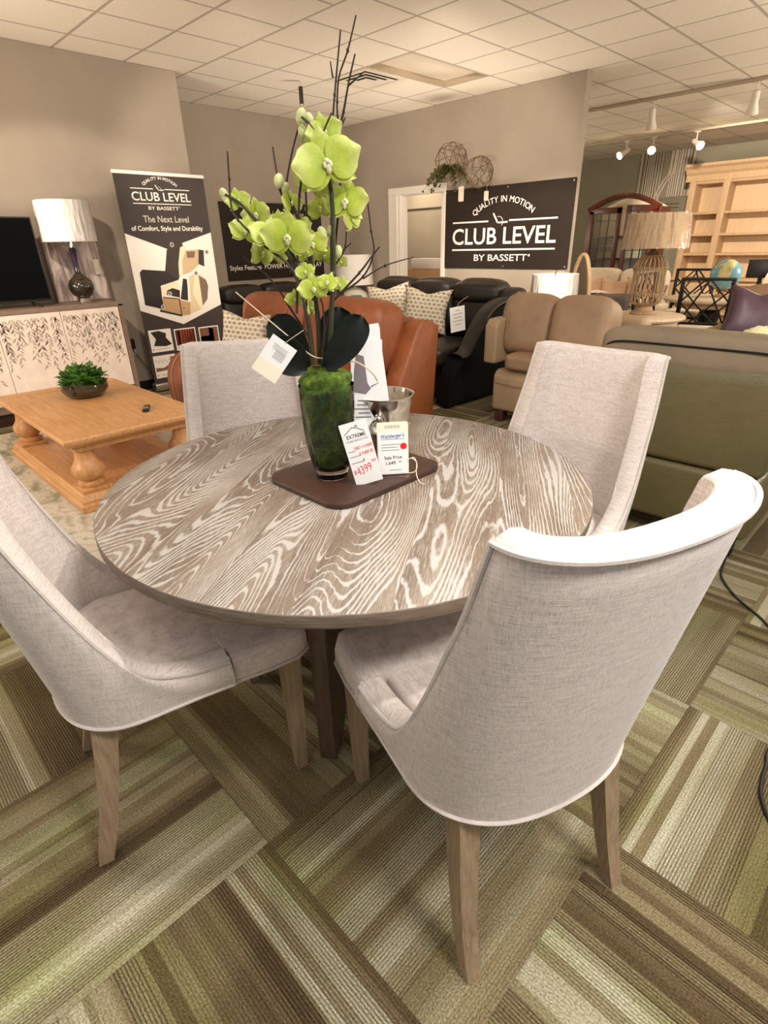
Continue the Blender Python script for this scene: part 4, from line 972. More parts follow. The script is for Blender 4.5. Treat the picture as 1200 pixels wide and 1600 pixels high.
bm = BM(); lathe(bm, [(.03, .42), (.09, .495), (.10, .505), (.085, .505), (.02, .44)], 16); obj('gathered_wrap', bm, MAT['wrap'], t)
drum_shade(t, .224, .216, .508, .825, MAT['shade_white'])
tg = thing('price_tag', 'manila tag hanging in front of the framed print beside the glass gourd lamp', 'price tag', (2.12, 5.985, 1.25), 0, None, WALL_N)
bm = BM(); slab_poly(bm, rrect(.05, .125, .008, 3), .0, .0015); obj('card', bm, MAT['manila'], tg)
bm = BM(); tube(bm, [(0, .06, .001), (.004, .10, .002), (.0, .15, -.005)], .0012, 5); obj('string', bm, MAT['raffia'], tg)
t = thing('framed_print', 'grey and plum abstract canvas leaning on the wall behind the glass gourd lamp', 'picture', (1.955, 6.075, SZ), 0)
t.rotation_euler = (math.radians(-5), 0, 0); t.location.y = 6.03
bm = BM(); box(bm, (0, 0, .275), (.47, .028, .55), .003); obj('canvas', bm, MAT['art'], t, smooth=False)
bm = BM()
for sx in (-1, 1): box(bm, (sx * .24, 0, .275), (.012, .036, .56), .002)
for z in (0.003, .552): box(bm, (0, 0, z), (.49, .036, .012), .002)
obj('frame', bm, MAT['cab'], t, smooth=False)

# wall outlet and adapter
t = thing('wall_outlet', 'white outlet with a black plug-in adapter low on the left wall', 'outlet', (2.325, 6.12, .44), 0, None, WALL_N)
bm = BM(); slab_poly(bm, rrect(.075, .12, .008), 0, .006); obj('cover_plate', bm, MAT['white_paint'], t)
bm = BM(); box(bm, (-.005, .06, .035), (.06, .10, .058), .006); obj('adapter', bm, MAT['black'], t)
bm = BM(); tube(bm, smooth_pts([(-.005, .01, .04), (.03, -.06, .04), (.09, -.18, .06), (.16, -.34, .09), (.22, -.425, .10)], 6), .004, 6); obj('power_cord', bm, MAT['rubber'], t)

# roll-up banner
t = thing('rollup_banner', 'tall charcoal roll-up advertising banner with a cutaway recliner picture by the left wall', 'banner', (2.41, 5.90, 0), 0, None, WALL_N)
W = .915
bm = BM(); box(bm, (W / 2, .05, -.02), (W + .02, .075, .11), .012); obj('base_cassette', bm, MAT['silver'], t)
for x in (.16, W - .16):
    bm = BM(); box(bm, (x, .009, 0), (.05, .018, .34), .004); obj('foot', bm, MAT['silver'], t)
bm = BM(); slab_poly(bm, [(0, .085), (W, .085), (W, 2.035), (0, 2.035)], -.001, .0); bn = obj('printed_sheet', bm, MAT['vinyl'], t, smooth=False)
bm = BM(); box(bm, (W / 2, 2.04, 0), (W + .012, .030, .022), .006); obj('top_rail', bm, MAT['sign_white'], t)
bm = BM(); tube(bm, [(W / 2, .1, -.03), (W / 2, 2.03, -.03)], .009, 8); obj('support_pole', bm, MAT['silver'], t)
z = .0009; off = -.01
def bprint(name, polys, mat, zz, label=None):
    bm = BM()
    for p in polys: slab_poly(bm, [(max(.002, min(W - .002, x + off + .01)), y) for x, y in p], .0002, zz)
    return obj(name, bm, mat, bn, smooth=False, label=label)
pc = lambda n, c: plain('print_' + n, c, 0.5)
bprint('white_panel', [[(0, 1.531), (0.394, 1.39), (0.915, 1.536), (0.915, 0.819), (0.436, 0.658), (0, 0.83)]], MAT['sign_white'], .0006, 'white zigzag panel')
bprint('recliner_back', [[(0.391, 1.376), (0.424, 1.423), (0.484, 1.445), (0.571, 1.438), (0.583, 1.372), (0.493, 1.249), (0.488, 1.137), (0.463, 1.095), (0.336, 1.186)], [(0.743, 1.376), (0.801, 1.368), (0.781, 1.21), (0.709, 1.242)]], pc('brown', (.045, .030, .024)), .0008)
bprint('recliner_side', [[(0.584, 1.118), (0.676, 1.157), (0.769, 1.094), (0.791, 1.018), (0.758, 0.885), (0.66, 0.786), (0.531, 0.752)]], pc('cream', (.70, .56, .36)), .0008)
bprint('recliner_frame', [[(0.583, 1.372), (0.743, 1.376), (0.715, 1.227), (0.609, 1.16), (0.496, 1.136), (0.502, 1.249)]], pc('ply', (.60, .44, .26)), .0009)
bprint('recliner_foam', [[(0.54, 1.401), (0.601, 1.42), (0.589, 1.358), (0.54, 1.276), (0.518, 1.121), (0.479, 1.137), (0.493, 1.249)], [(0.254, 1.022), (0.333, 1.095), (0.459, 1.074), (0.442, 0.908), (0.271, 0.95)], [(0.60, .96), (.66, 1.15), (.70, 1.13), (.69, .83), (.66, .79)]], pc('foam', (.84, .74, .52)), .0011)
bprint('recliner_arm', [[(0.071, 1.183), (0.102, 1.209), (0.336, 1.186), (0.463, 1.095), (0.26, 1.05), (0.252, 0.937), (0.245, 0.822), (0.06, 0.88)], [(0.322, 1.003), (0.383, 1.021), (0.459, 0.994), (0.445, 0.923), (0.306, 0.961)], [(0.482, 1.065), (0.516, 1.114), (0.564, 1.104), (0.531, 0.887), (0.451, 0.908)]], pc('espresso', (.022, .016, .014)), .0012)
bprint('recliner_skirt', [[(0.696, 1.127), (0.775, 1.079), (0.791, 1.018), (0.758, 0.885), (0.694, 0.829)], [(.60, 1.36), (.70, 1.36), (.68, 1.30), (.60, 1.30)]], pc('taupe', (.20, .13, .09)), .0012)
bprint('arm_padding', [[(0.46, 1.081), (0.512, 1.135), (0.584, 1.118), (0.56, 0.871), (0.54, 0.873), (0.557, 1.097), (0.515, 1.107), (0.455, 0.923)]], MAT['sign_white'], .0013)
bprint('recliner_box', [[(0.26, 0.936), (0.442, 0.908), (0.436, 0.745), (0.21, 0.81)], [(0.441, 0.901), (0.554, 0.87), (0.53, 0.744), (0.436, 0.745)]], pc('pine', (.50, .32, .15)), .0012)
bprint('recliner_rail', [[(0.205, 0.825), (0.437, 0.753), (0.433, 0.734), (0.201, 0.804)], [(.262, .945), (.44, .915), (.44, .905), (.262, .935)], [(.43, .91), (.442, .91), (.438, .74), (.428, .745)]], MAT['ink'], .0014)
for i, (x, y) in enumerate([(0.456, 1.426), (0.833, 1.35), (0.672, 1.151), (0.343, 0.97), (0.242, 0.848), (0.469, 0.813)]):
    bm = BM(); lathe(bm, [(0, 0), (.022, 0), (.022, .0006), (0, .0006)], 20, (x, y, .0014)); o = obj('number_dot', bm, MAT['ink'], bn, smooth=False)
    bm = BM(); lathe(bm, [(.016, 0), (.021, 0), (.021, .0004), (.016, .0004)], 20, (x, y, .0021), closed=True); text(bm, str(i + 1), x, y - .010, .026, .0022, 'C', 0, .01); obj('number', bm, MAT['sign_white'], o, smooth=False)
photos = [((0.034, 0.638), (0.278, 0.626), (0.27, 0.405), (0.029, 0.41)), ((0.31, 0.622), (0.557, 0.611), (0.551, 0.391), (0.305, 0.401)), ((0.595, 0.61), (0.836, 0.602), (0.842, 0.386), (0.583, 0.39)), ((0.03, 0.377), (0.275, 0.367), (0.267, 0.14), (0.031, 0.14)), ((.31, .365), (.557, .36), (.551, .14), (.305, .14)), ((.595, .355), (.836, .35), (.842, .14), (.583, .14))]
for i, q in enumerate(photos):
    x0, x1 = q[0][0], q[1][0]; y1, y0 = (q[0][1] + q[1][1]) / 2, (q[2][1] + q[3][1]) / 2
    bm = BM(); slab_poly(bm, [(x0, y0), (x1, y0), (x1, y1), (x0, y1)], .0002, .0006); o = obj('photo_card', bm, MAT['sign_white'], bn, smooth=False)
    X_ = lambda u: x0 + .012 + (x1 - x0 - .024) * u
    Y_ = lambda v: y0 + .05 + (y1 - y0 - .062) * v
    def pp(name, ps, c):
        bm = BM()
        for k, p in enumerate(ps): slab_poly(bm, [(X_(u), Y_(v)) for u, v in p], .0006, .0009 + .00005 * k)
        obj(name, bm, pc('p%d%s' % (i, name), c), o, smooth=False)
    if i == 0: pp('photo_subject', [[(.05, .95), (.45, 1), (.8, .8), (.75, .55), (1, .1), (.7, .0), (.1, .1), (.25, .5)]], (.03, .022, .018))
    elif i == 1:
        pp('photo_field', [[(0, 0), (1, 0), (1, 1), (0, 1)]], (.10, .02, .012))
        pp('photo_stripes', [[(.12 + .14 * k, 0), (.18 + .12 * k, 0), (.20 + .13 * k, 1), (.15 + .13 * k, 1)] for k in range(6)], (.42, .09, .04))
    elif i == 2:
        pp('photo_field', [[(0, 0), (1, 0), (1, 1), (0, 1)]], (.20, .095, .05)); pp('photo_subject', [[(0, 0), (.75, 0), (.75, .9), (.5, 1), (.5, .45), (0, .45)]], (.66, .50, .24))
    elif i == 3:
        pp('photo_subject', [[(0, .1), (.65, .15), (1, .0), (1, .9), (.8, .95), (.75, .5), (.4, .3), (0, .35)]], (.22, .12, .07))
        bm = BM(); tube(bm, [(X_(k / 24), Y_(.72 + .12 * math.sin(k * 1.2)), .0012) for k in range(20)], .0022, 5); obj('spring_line', bm, MAT['grey_ink'], o)
    else: pp('photo_subject', [[(0, 0), (1, 0), (1, 1), (0, 1)]], (.25, .16, .10))
    bm = BM(); lathe(bm, [(0, 0), (.010, 0), (.010, .0004), (0, .0004)], 12, (x0 + .022, y0 + .028, .0006)); box(bm, ((x0 + x1) / 2 + .01, y0 + .028, .0008), ((x1 - x0) * .6, .006, .0004)); obj('caption', bm, MAT['grey_ink'], o, smooth=False)
def logo(parent, cx, yt, s, z):
    """the two-line wordmark, s = width of its main line, yt = its baseline"""
    bm = BM(); text(bm, 'CLUB LEVEL', cx, yt, .174 * s, z, 'C', 0, .012, width=s); obj('lettering', bm, MAT['sign_white'], parent, smooth=False)
    for x, y, w in ((cx - .315 * s, yt + .168 * s, .37 * s), (cx + .285 * s, yt + .168 * s, .43 * s), (cx, yt - .043 * s, s)):
        bm = BM(); box(bm, (x, y, z), (w, .012 * s, .0005)); obj('rule_line', bm, MAT['sign_white'], parent, smooth=False)
    bm = BM()
    a = Vector((cx - .082 * s, yt + .221 * s, z)); b_ = Vector((cx - .038 * s, yt + .155 * s, z)); c = Vector((cx + .052 * s, yt + .157 * s, z))
    for p, q, w in ((a, b_, .014), (b_, c, .012)):
        d = q - p; vs = box(bm, (0, 0, 0), (d.length + .01 * s, w * s, .0005)); place(bm, vs, (0, 0, math.atan2(d.y, d.x)), (p + q) / 2)
    tube(bm, [(cx - .030 * s + .040 * s * math.cos(w), yt + .160 * s + .040 * s * math.sin(w), z) for w in [math.radians(-40 + 150 * k / 12) for k in range(13)]], .0022 * s, 5)
    obj('chair_emblem', bm, MAT['sign_white'], parent, smooth=False)
    bm = BM(); text(bm, 'BY BASSETT', cx, yt - .128 * s, .070 * s, z, 'C', 0, .010, width=.52 * s); obj('maker_line', bm, MAT['sign_white'], parent, smooth=False)
    bm = BM(); lathe(bm, [(.004 * s, 0), (.009 * s, 0), (.009 * s, .0004), (.004 * s, .0004)], 14, (cx + .278 * s, yt - .088 * s, z), closed=True); obj('registered_mark', bm, MAT['sign_white'], parent, smooth=False)
    bm = BM(); arc_text(bm, 'QUALITY IN MOTION', cx, yt + .303 * s - .447 * s, .447 * s, .062 * s, math.radians(76), z, .012); obj('arched_line', bm, MAT['sign_white'], parent, smooth=False)
logo(bn, .440, 1.812, .600, z)
bm = BM(); text(bm, 'The Next Level', .448, 1.627, .082, z, 'C', 0, .012, width=.475); obj('slogan', bm, MAT['sign_grey'], bn, smooth=False)
bm = BM(); text(bm, 'of Comfort, Style and Durability', .452, 1.553, .060, z, 'C', 0, .016, width=.75); obj('slogan', bm, MAT['sign_white'], bn, smooth=False)
# ---------------------------------------------------------------- middle: seating and the partition wall
def part(name, parent, mat, c, s, n=6.0, cuts=12, rot=None, label=None, fn=None):
    bm = BM(); rbox(bm, c, s, n, cuts, rot, fn); return obj(name, bm, mat, parent, angle=180, label=label)
def pbox(name, parent, mat, c, s, bev=.01, rot=None, label=None):
    bm = BM(); box(bm, c, s, bev, rot, 3); return obj(name, bm, mat, parent, label=label)
def seam(parent, pts, mat, r=.004, name='seam'):
    bm = BM(); tube(bm, smooth_pts(pts, 5), r, 5); return obj(name, bm, mat, parent)
def pillow(loc, w, h, th, rz, lean, roll, mat, label, group=None, name='throw_pillow'):
    o = obj(name, pillow_bm(w, h, th), mat, None, angle=180); o.location = loc
    o.rotation_euler = (Matrix.Rotation(rz, 3, 'Z') @ Matrix.Rotation(lean, 3, 'X') @ Matrix.Rotation(roll, 3, 'Y')).to_euler()
    return tag(o, label, 'pillow', group)

# cognac loveseat: faces -X, from y 2.95 to 5.0
t = thing('loveseat', 'cognac leather loveseat behind the dining table with a sloping arm', 'loveseat', (2.75, 3.98, .012))
o = t.location
def L(x, y, z): return (x - o.x, y - o.y, z - o.z)
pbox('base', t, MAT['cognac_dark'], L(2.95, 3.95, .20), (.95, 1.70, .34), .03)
for y in (3.47, 4.40):
    part('seat_cushion', t, MAT['cognac'], L(2.75, y, .42), (.75, .92, .18), 5)
for y in (3.50, 4.47):
    b_ = part('back_cushion', t, MAT['cognac'], L(3.12, y, .70), (.40, .965, .62), 4.2, 16, (0, math.radians(8), 0))
    for dy in (-.32, .32):
        bm = BM(); tube(bm, [L(3.12 - .012 + .202 * math.cos(a), y + dy, .700 + .300 * math.sin(a)) for a in [math.radians(20 + 160 * k / 20) for k in range(21)]], .0045, 5); obj('seam', bm, MAT['cognac_seam'], b_)
bm = BM(); prism(bm, [(2.86, .04), (2.94, .22), (3.10, .52), (3.25, .80), (3.31, .855), (3.40, .845), (3.50, .80), (3.44, .05)], 2.88, 3.06, 'y', .022, 3)
place(bm, bm.verts[:], None, (-o.x, -o.y, -o.z)); obj('arm', bm, MAT['cognac'], t)
bm = BM(); prism(bm, [(2.16, .03), (2.14, .28), (2.17, .44), (2.26, .53), (2.38, .555), (3.30, .56), (3.36, .04)], 4.72, 5.0, 'y', .05, 4)
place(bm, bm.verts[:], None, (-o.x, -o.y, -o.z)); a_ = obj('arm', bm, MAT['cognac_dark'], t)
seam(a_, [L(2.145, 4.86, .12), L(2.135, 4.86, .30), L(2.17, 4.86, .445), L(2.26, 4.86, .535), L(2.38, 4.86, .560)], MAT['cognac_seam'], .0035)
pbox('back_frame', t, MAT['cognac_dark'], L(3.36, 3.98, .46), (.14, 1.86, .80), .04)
pillow((2.74, 4.52, .665), .50, .42, .16, math.radians(-62), math.radians(-14), .08, MAT['ogee'], 'cream ogee print pillow on the cognac loveseat', 'ogee print pillows')

# espresso sofa: faces -X, back to the partition
t = thing('recliner_sofa', 'espresso leather recliner sofa with three back cushions below the charcoal sign', 'sofa', (4.5, 4.1, .012)); o = t.location
pbox('base', t, MAT['black_leather'], L(4.60, 4.10, .22), (1.05, 1.80, .38), .03)
for y in (3.50, 4.07, 4.64): part('seat_cushion', t, MAT['black_leather'], L(4.30, y, .43), (.78, .56, .20), 5)
for k, y in enumerate((3.50, 4.07, 4.62)):
    b_ = part('back_cushion', t, MAT['black_leather'], L(4.92, y, .775), (.34, .58, .56), 4.0, 16, (0, math.radians(7), 0))
    part('headrest', b_, MAT['black_leather'], L(4.85, y, .93), (.26, .55, .21), 3.4, 14)
bm = BM(); prism(bm, [(3.86, .03), (3.92, .30), (4.00, .42), (4.14, .46), (4.34, .70), (4.46, .79), (4.62, .845), (4.78, .86), (5.10, .85), (5.14, .03)], 3.05, 3.22, 'y', .02, 3)
place(bm, bm.verts[:], None, (-o.x, -o.y, -o.z)); ar = obj('arm', bm, MAT['black_side'], t)
bm = BM(); pad = [(4.03, .445), (4.16, .47), (4.30, .64), (4.44, .785), (4.60, .855), (4.80, .88), (5.02, .87)]
rows = []
for x, z in [(p.x, p.y) for p in smooth_pts([(a, b_, 0) for a, b_ in pad], 4)]:
    rows.append([bm.verts.new(L(x + .028 * -math.sin(q) * .6, 3.125 + .082 * math.cos(q), z + .034 * math.sin(q))) for q in [PI * k / 10 for k in range(11)]])
for a, b_ in zip(rows, rows[1:]):
    for k in range(10): bm.faces.new((a[k], a[k + 1], b_[k + 1], b_[k]))
obj('arm_pad', bm, MAT['black_leather'], ar, angle=180)
part('arm_wing', ar, MAT['black_leather'], L(4.98, 3.22, .875), (.30, .30, .20), 3.5)
pbox('arm', t, MAT['black_leather'], L(4.55, 4.98, .34), (.95, .17, .62), .05)
pbox('back_frame', t, MAT['black_side'], L(5.10, 4.05, .48), (.10, 2.0, .86), .03)
pillow((4.52, 4.46, .79), .50, .44, .17, math.radians(-66), math.radians(-16), -.10, MAT['ogee'], 'cream ogee print pillow at the far end of the espresso sofa', 'ogee print pillows')
pillow((4.46, 3.86, .765), .50, .46, .17, math.radians(-60), math.radians(-14), .10, MAT['ogee'], 'cream ogee print pillow at the near end of the espresso sofa', 'ogee print pillows')
tg = thing('price_tag', 'white price tag hanging over the arm of the espresso sofa', 'price tag', (3.86, 2.985, .80), 0, None, ((.96, -.28, 0), (0, 0, 1), (-.28, -.96, 0)))
tg.rotation_euler.rotate_axis('Z', .10)
bm = BM(); slab_poly(bm, [(-.075, -.10), (.075, -.10), (.075, .10), (-.075, .10)], 0, .002); obj('card', bm, MAT['paper'], tg)
bm = BM()
for k, w in enumerate((.05, .10, .08, .10, .06)): box(bm, (0, .07 - k * .028, .0025), (w, .006, .0005))
obj('printed_lines', bm, MAT['grey_ink'], tg)
bm = BM(); tube(bm, smooth_pts([(0, .10, .0), (.05, .13, -.02), (.16, .15, -.06)], 4), .0015, 5); obj('string', bm, MAT['raffia'], tg)

# second espresso sofa against the back wall
t = thing('recliner_sofa', 'espresso leather recliner sofa under the lettered poster on the back wall', 'sofa', (4.95, 6.6, .0)); o = t.location
pbox('base', t, MAT['black_leather'], L(4.78, 6.62, .22), (2.05, .95, .40), .04)
for k, x in enumerate((4.14, 4.78, 5.42)):
    part('seat_cushion', t, MAT['black_leather'], L(x, 6.40, .44), (.64, .75, .20), 5)
    b_ = part('back_cushion', t, MAT['black_leather'], L(x, 6.86, .62), (.65, .34, .66), 4.2, 14, (math.radians(-7), 0, 0))
    part('headrest', b_, MAT['black_leather'], L(x, 6.80, .83), (.63, .28, .24), 3.6, 14)
for x in (3.74, 5.82): pbox('arm', t, MAT['black_leather'], L(x, 6.6, .33), (.16, .98, .62), .05)

# lamp in the corner, on a table, and a teal vase
t = thing('side_table', 'small espresso side table in the corner under the white ceramic lamp', 'side table', (6.16, 6.78, 0))
bm = BM(); box(bm, (0, 0, .44), (.44, .44, .03), .004); obj('top', bm, MAT['espresso'], t)
for sx in (-1, 1):
    for sy in (-1, 1): pbox('leg', t, MAT['espresso'], (sx * .18, sy * .18, .213), (.04, .04, .425), .003)
t = thing('table_lamp', 'white ceramic lamp with a cream drum shade in the corner by the doorway', 'lamp', (6.16, 6.78, .455))
bm = BM(); lathe(bm, [(0, 0), (.10, 0), (.11, .02), (.19, .10), (.21, .18), (.18, .26), (.10, .32), (.03, .345), (.02, .36), (0, .36)], 36); obj('body', bm, MAT['white_ceramic'], t)
bm = BM(); lathe(bm, [(0, .35), (.012, .35), (.012, .45), (0, .45)], 12); obj('socket', bm, MAT['steel'], t)
drum_shade(t, .29, .27, .385, .80, MAT['shade_white'], False)
t = thing('tall_vase', 'glossy teal vase standing behind the cognac loveseat', 'vase', (3.66, 4.02, .012))
bm = BM(); lathe(bm, [(0, .0), (.09, .0), (.10, .02), (.13, .35), (.135, .60), (.115, .78), (.085, .88), (.06, .935), (.05, .95), (.04, .945), (.05, .92), (.05, .85), (0, .82)], 36); obj('body', bm, MAT['teal'], t)

# poster on the back wall
t = thing('wall_poster', 'charcoal lettered poster on the back wall above a sofa', 'poster', (5.06, 7.20, 1.455), 0, None, WALL_N)
bm = BM(); slab_poly(bm, [(-.84, -.475), (.84, -.475), (.84, .475), (-.84, .475)], .002, .014); obj('panel', bm, MAT['sign'], t, smooth=False)
bm = BM(); text(bm, 'Club Level by Bassett', .0, .285, .14, .0148, 'C', 0, .0, .35, width=1.05); obj('lettering', bm, MAT['sign_grey'], t, smooth=False)
bm = BM(); text(bm, 'TO', -.70, .175, .075, .0148, 'C', 0, .004); obj('lettering', bm, MAT['sign_grey'], t, smooth=False)
bm = BM(); text(bm, 'Styles Feature  POWER HEADREST / PLAY', .0, -.345, .085, .0148, 'C', 0, .010, width=1.60); obj('lettering', bm, MAT['sign_white'], t, smooth=False)

# sign on the partition
t = thing('wall_sign', 'large charcoal sign with white raised lettering on the partition wall', 'sign', (6.45, 4.335, 1.535), 0, None, WALL_W)
bm = BM(); slab_poly(bm, rrect(1.86, .925, .01, 2), .004, .018); obj('panel', bm, MAT['sign'], t, smooth=False)
logo(t, -.01, -.176, 1.52, .0186)
for sx in (-.9, .05, .9):
    for sy in (-.435, .435):
        bm = BM(); lathe(bm, [(0, .018), (.010, .018), (.009, .021), (0, .022)], 12, (sx, sy, 0)); obj('screw', bm, MAT['silver'], t)

# wire spheres with fern
def ico_wire(bm, c, r, seed):
    q = bmesh.new(); bmesh.ops.create_icosphere(q, subdivisions=2, radius=1.0); rr = random.Random(seed)
    for v in q.verts: v.co = (v.co + Vector((rr.uniform(-.16, .16), rr.uniform(-.16, .16), rr.uniform(-.16, .16)))).normalized()
    es = list(q.edges); keep = set(rr.sample(range(len(es)), int(len(es) * .72)))
    for i, e in enumerate(es):
        if i in keep: tube(bm, [Vector(c) + v.co * r for v in e.verts], .0042, 4)
    q.free()
for i, (y, z, r, lab) in enumerate(((5.00, 2.285, .205, 'larger bronze wire sphere on the partition holding a fern'), (4.61, 2.14, .172, 'smaller bronze wire sphere beside the fern on the partition'))):
    t = thing('wire_sphere', lab, 'wall ornament', (6.45 - r - .006, y, z))
    bm = BM(); ico_wire(bm, (0, 0, 0), r, 3 + i); obj('wire_cage', bm, MAT['wire'], t)
    tg = thing('price_tag', ['manila price tag hanging below the fern', 'cream price tag hanging below the smaller wire sphere'][i], 'price tag', (6.405, y - .035, z - (.26 if i == 0 else .195)), 0, None, WALL_W)
    bm = BM(); hh = .17 if i == 0 else .105; slab_poly(bm, rrect(.085 if i == 0 else .065, hh, .008, 3, 0, -hh / 2), 0, .002); obj('card', bm, MAT['manila'], tg)
    bm = BM(); tube(bm, [(0, -.01, .003), (.004, .03, .002), (.0, .075, -.01)], .0015, 5); obj('string', bm, MAT['raffia'], tg)
    if i == 0:
        bm = BM()
        for k in range(40):
            a = R.uniform(0, 2 * PI); el = R.uniform(-.6, .7); d = Vector((-abs(math.cos(a)) * .6, math.sin(a), 0)).normalized(); ln = R.uniform(.20, .36); pts = []
            for j in range(7):
                u = j / 6; pts.append(Vector((-.02, 0, -.12)) + d * ln * u * math.cos(el) + Vector((0, 0, ln * (u * .55 * (1 + math.sin(el)) - u * u * .95))))
            for j in range(1, 7):
                tn = (pts[j] - pts[j - 1]).normalized(); sd = tn.cross(Vector((-1, 0, .2))).normalized()
                for sg in (-1, 1):
                    l = .066 * (1 - .6 * j / 6); p = pts[j]; e = p + sd * sg * l + tn * l * .5; poly(bm, [p - tn * .012, e, p + tn * .018])
            tube(bm, pts, .002, 4)
        obj('fern', bm, MAT['fern'], t, smooth=False, recalc=False)

# ceiling pieces
t = thing('ceiling_troffer', 'unlit square ceiling light panel beside the air vent', 'ceiling light', ((X0 + X1) / 2, (Y0 + Y1) / 2, CEIL))
bm = BM(); hx, hy = (X1 - X0) / 2, (Y1 - Y0) / 2
for x0, x1, y0, y1 in ((-hx, -hx + .012, -hy, hy), (hx - .012, hx, -hy, hy), (-hx, hx, -hy, -hy + .012), (-hx, hx, hy - .012, hy)): box(bm, ((x0 + x1) / 2, (y0 + y1) / 2, .03), (x1 - x0, y1 - y0, .06))
obj('frame', bm, MAT['track'], t, smooth=False)
bm = BM(); n = 10
g = [[bm.verts.new((-hx + 2 * hx * i / n, -hy + 2 * hy * j / n, .055 - .05 * math.sin(PI * i / n) * math.sin(PI * j / n) * (1 if i > 4 else .6))) for i in range(n + 1)] for j in range(n + 1)]
for j in range(n):
    for i in range(n): bm.faces.new((g[j][i], g[j][i + 1], g[j + 1][i + 1], g[j + 1][i]))
obj('diffuser', bm, MAT['diffuser'], t, angle=180)
t = thing('air_vent', 'square louvred air vent in the ceiling beyond the dark twigs', 'air vent', (4.957, 5.142, CEIL))
bm = BM(); a0, a1 = .295, .245
for k in range(4): vs = prism(bm, [(-a0, -a0), (a0, -a0), (a1, -a1), (-a1, -a1)], -.012, -.001, 'z'); place(bm, vs, (0, 0, PI / 2 * k))
obj('frame', bm, MAT['lamp_white'], t, smooth=False)
bm = BM(); box(bm, (0, 0, -.0015), (.5, .5, .002)); obj('duct', bm, MAT['black_side'], t, smooth=False)  # flat black sheet standing in for the shade between the louvres
for k, (r1, r0) in enumerate(((.222, .158), (.146, .084), (.072, .0))):
    bm = BM()
    for q in range(4):
        vs = [bm.verts.new(v) for v in ((-r1, -r1, -.016), (r1, -r1, -.016), (r0, -r0, -.007), (-r0, -r0, -.007))]; bm.faces.new(vs); place(bm, vs, (0, 0, PI / 2 * q))
    obj('louvre', bm, MAT['lamp_white'], t, smooth=False, recalc=False)
t = thing('sprinkler', 'black cylinder hanging from the ceiling left of the air vent', 'fixture', (4.46, 5.63, CEIL))
bm = BM(); tube(bm, [(0, 0, 0), (0, 0, -.05)], .01, 8); obj('stem', bm, MAT['silver'], t)
bm = BM(); lathe(bm, [(0, -.05), (.022, -.05), (.022, -.20), (0, -.20)], 20); obj('body', bm, MAT['black'], t)
bm = BM(); lathe(bm, [(0, -.20), (.02, -.20), (.024, -.225), (.008, -.235), (.008, -.275), (0, -.275)], 16); obj('tip', bm, MAT['silver'], t)

# taupe loveseat: faces -X
t = thing('loveseat', 'taupe leather loveseat with two back cushions behind the far right dining chair', 'loveseat', (4.3, 2.18, 0)); o = t.location
bm = BM(); prism(bm, [(3.86, .10), (3.86, .385), (3.90, .435), (4.70, .435), (4.76, .10)], 1.72, 2.60, 'y', .03, 4); place(bm, bm.verts[:], None, (-o.x, -o.y, 0)); obj('base', bm, MAT['taupe_vinyl'], t)
seam(t, [L(3.858, 2.575, .335), L(3.852, 2.45, .325), L(3.852, 2.2, .322), L(3.855, 1.8, .322)], MAT['taupe_leather'], .004)
for y in (2.31, 1.93): part('seat_cushion', t, MAT['taupe_leather'], L(4.20, y, .505), (.74, .42, .13), 6)
for k, y in enumerate((2.48, 2.03)):
    b_ = part('back_cushion', t, MAT['taupe_leather'], L(4.23, y, .748), (.40, .47, .48), 4.2, 18, (0, math.radians(14), math.radians(6)))
    if k == 0:
        bm = BM(); tube(bm, [Vector((-.205 * abs(math.cos(a)) ** .5, .135, .243 * math.sin(a))) for a in [math.radians(-80 + 165 * q / 24) for q in range(25)]], .004, 5); place(bm, bm.verts[:], (0, math.radians(14), math.radians(6)), L(4.23, y, .748)); obj('seam', bm, MAT['taupe_vinyl'], b_)
bm = BM(); prism(bm, [(3.90, .465), (3.90, .76), (3.94, .815), (4.05, .82), (4.72, .80), (4.74, .465)], 2.615, 2.735, 'y', .022, 3); place(bm, bm.verts[:], None, (-o.x, -o.y, 0)); obj('back_wing', bm, MAT['taupe_vinyl'], t)
pbox('back_frame', t, MAT['taupe_vinyl'], L(4.66, 2.2, .62), (.18, .98, .40), .05)
for x in (3.92, 4.64):
    for y in (1.78, 2.53): pbox('foot', t, MAT['espresso'], L(x, y, .05), (.075, .075, .10), .004)

# armchair seen from behind
t = thing('armchair', 'grey-taupe leather armchair seen from its olive back, with dark piping on its headrest', 'armchair', (3.1, .80, 0)); o = t.location
def LY(x, y, z): return (x - o.x, y - o.y, z)
bm = BM(); prism(bm, [(2.71, .095), (2.70, .40), (3.60, .40), (3.62, .095)], .40, 1.24, 'y', .03, 4); place(bm, bm.verts[:], None, (-o.x, -o.y, 0)); obj('base', bm, MAT['olive_back'], t)
bm = BM(); prism(bm, [(2.705, .405), (2.735, .82), (2.76, .865), (2.82, .875), (2.95, .80), (2.95, .405)], .40, 1.24, 'y', .03, 4); place(bm, bm.verts[:], None, (-o.x, -o.y, 0)); obj('back_panel', bm, MAT['olive_back'], t)
def sag(p): return Vector((p.x, p.y, p.z + .06 * (1 - p.y * p.y) * (p.z > 0)))
hb = part('back_cushion', t, MAT['olive_leather'], LY(2.90, .81, .885), (.30, .90, .21), 4.0, 18, (0, math.radians(10), 0))
bm = BM(); pts = []
for k in range(41):
    y = -.43 + .86 * k / 40; e = abs(y) / .43; pts.append(Vector((-.152 + .07 * e ** 8, y, .020 - .05 * e ** 10)))
for p in pts: p.rotate(Matrix.Rotation(math.radians(10), 3, 'Y'))
tube(bm, [Vector(LY(2.90, .81, .885)) + p for p in pts], .0055, 6); obj('piping', bm, MAT['piping'], hb, label='dark piping')
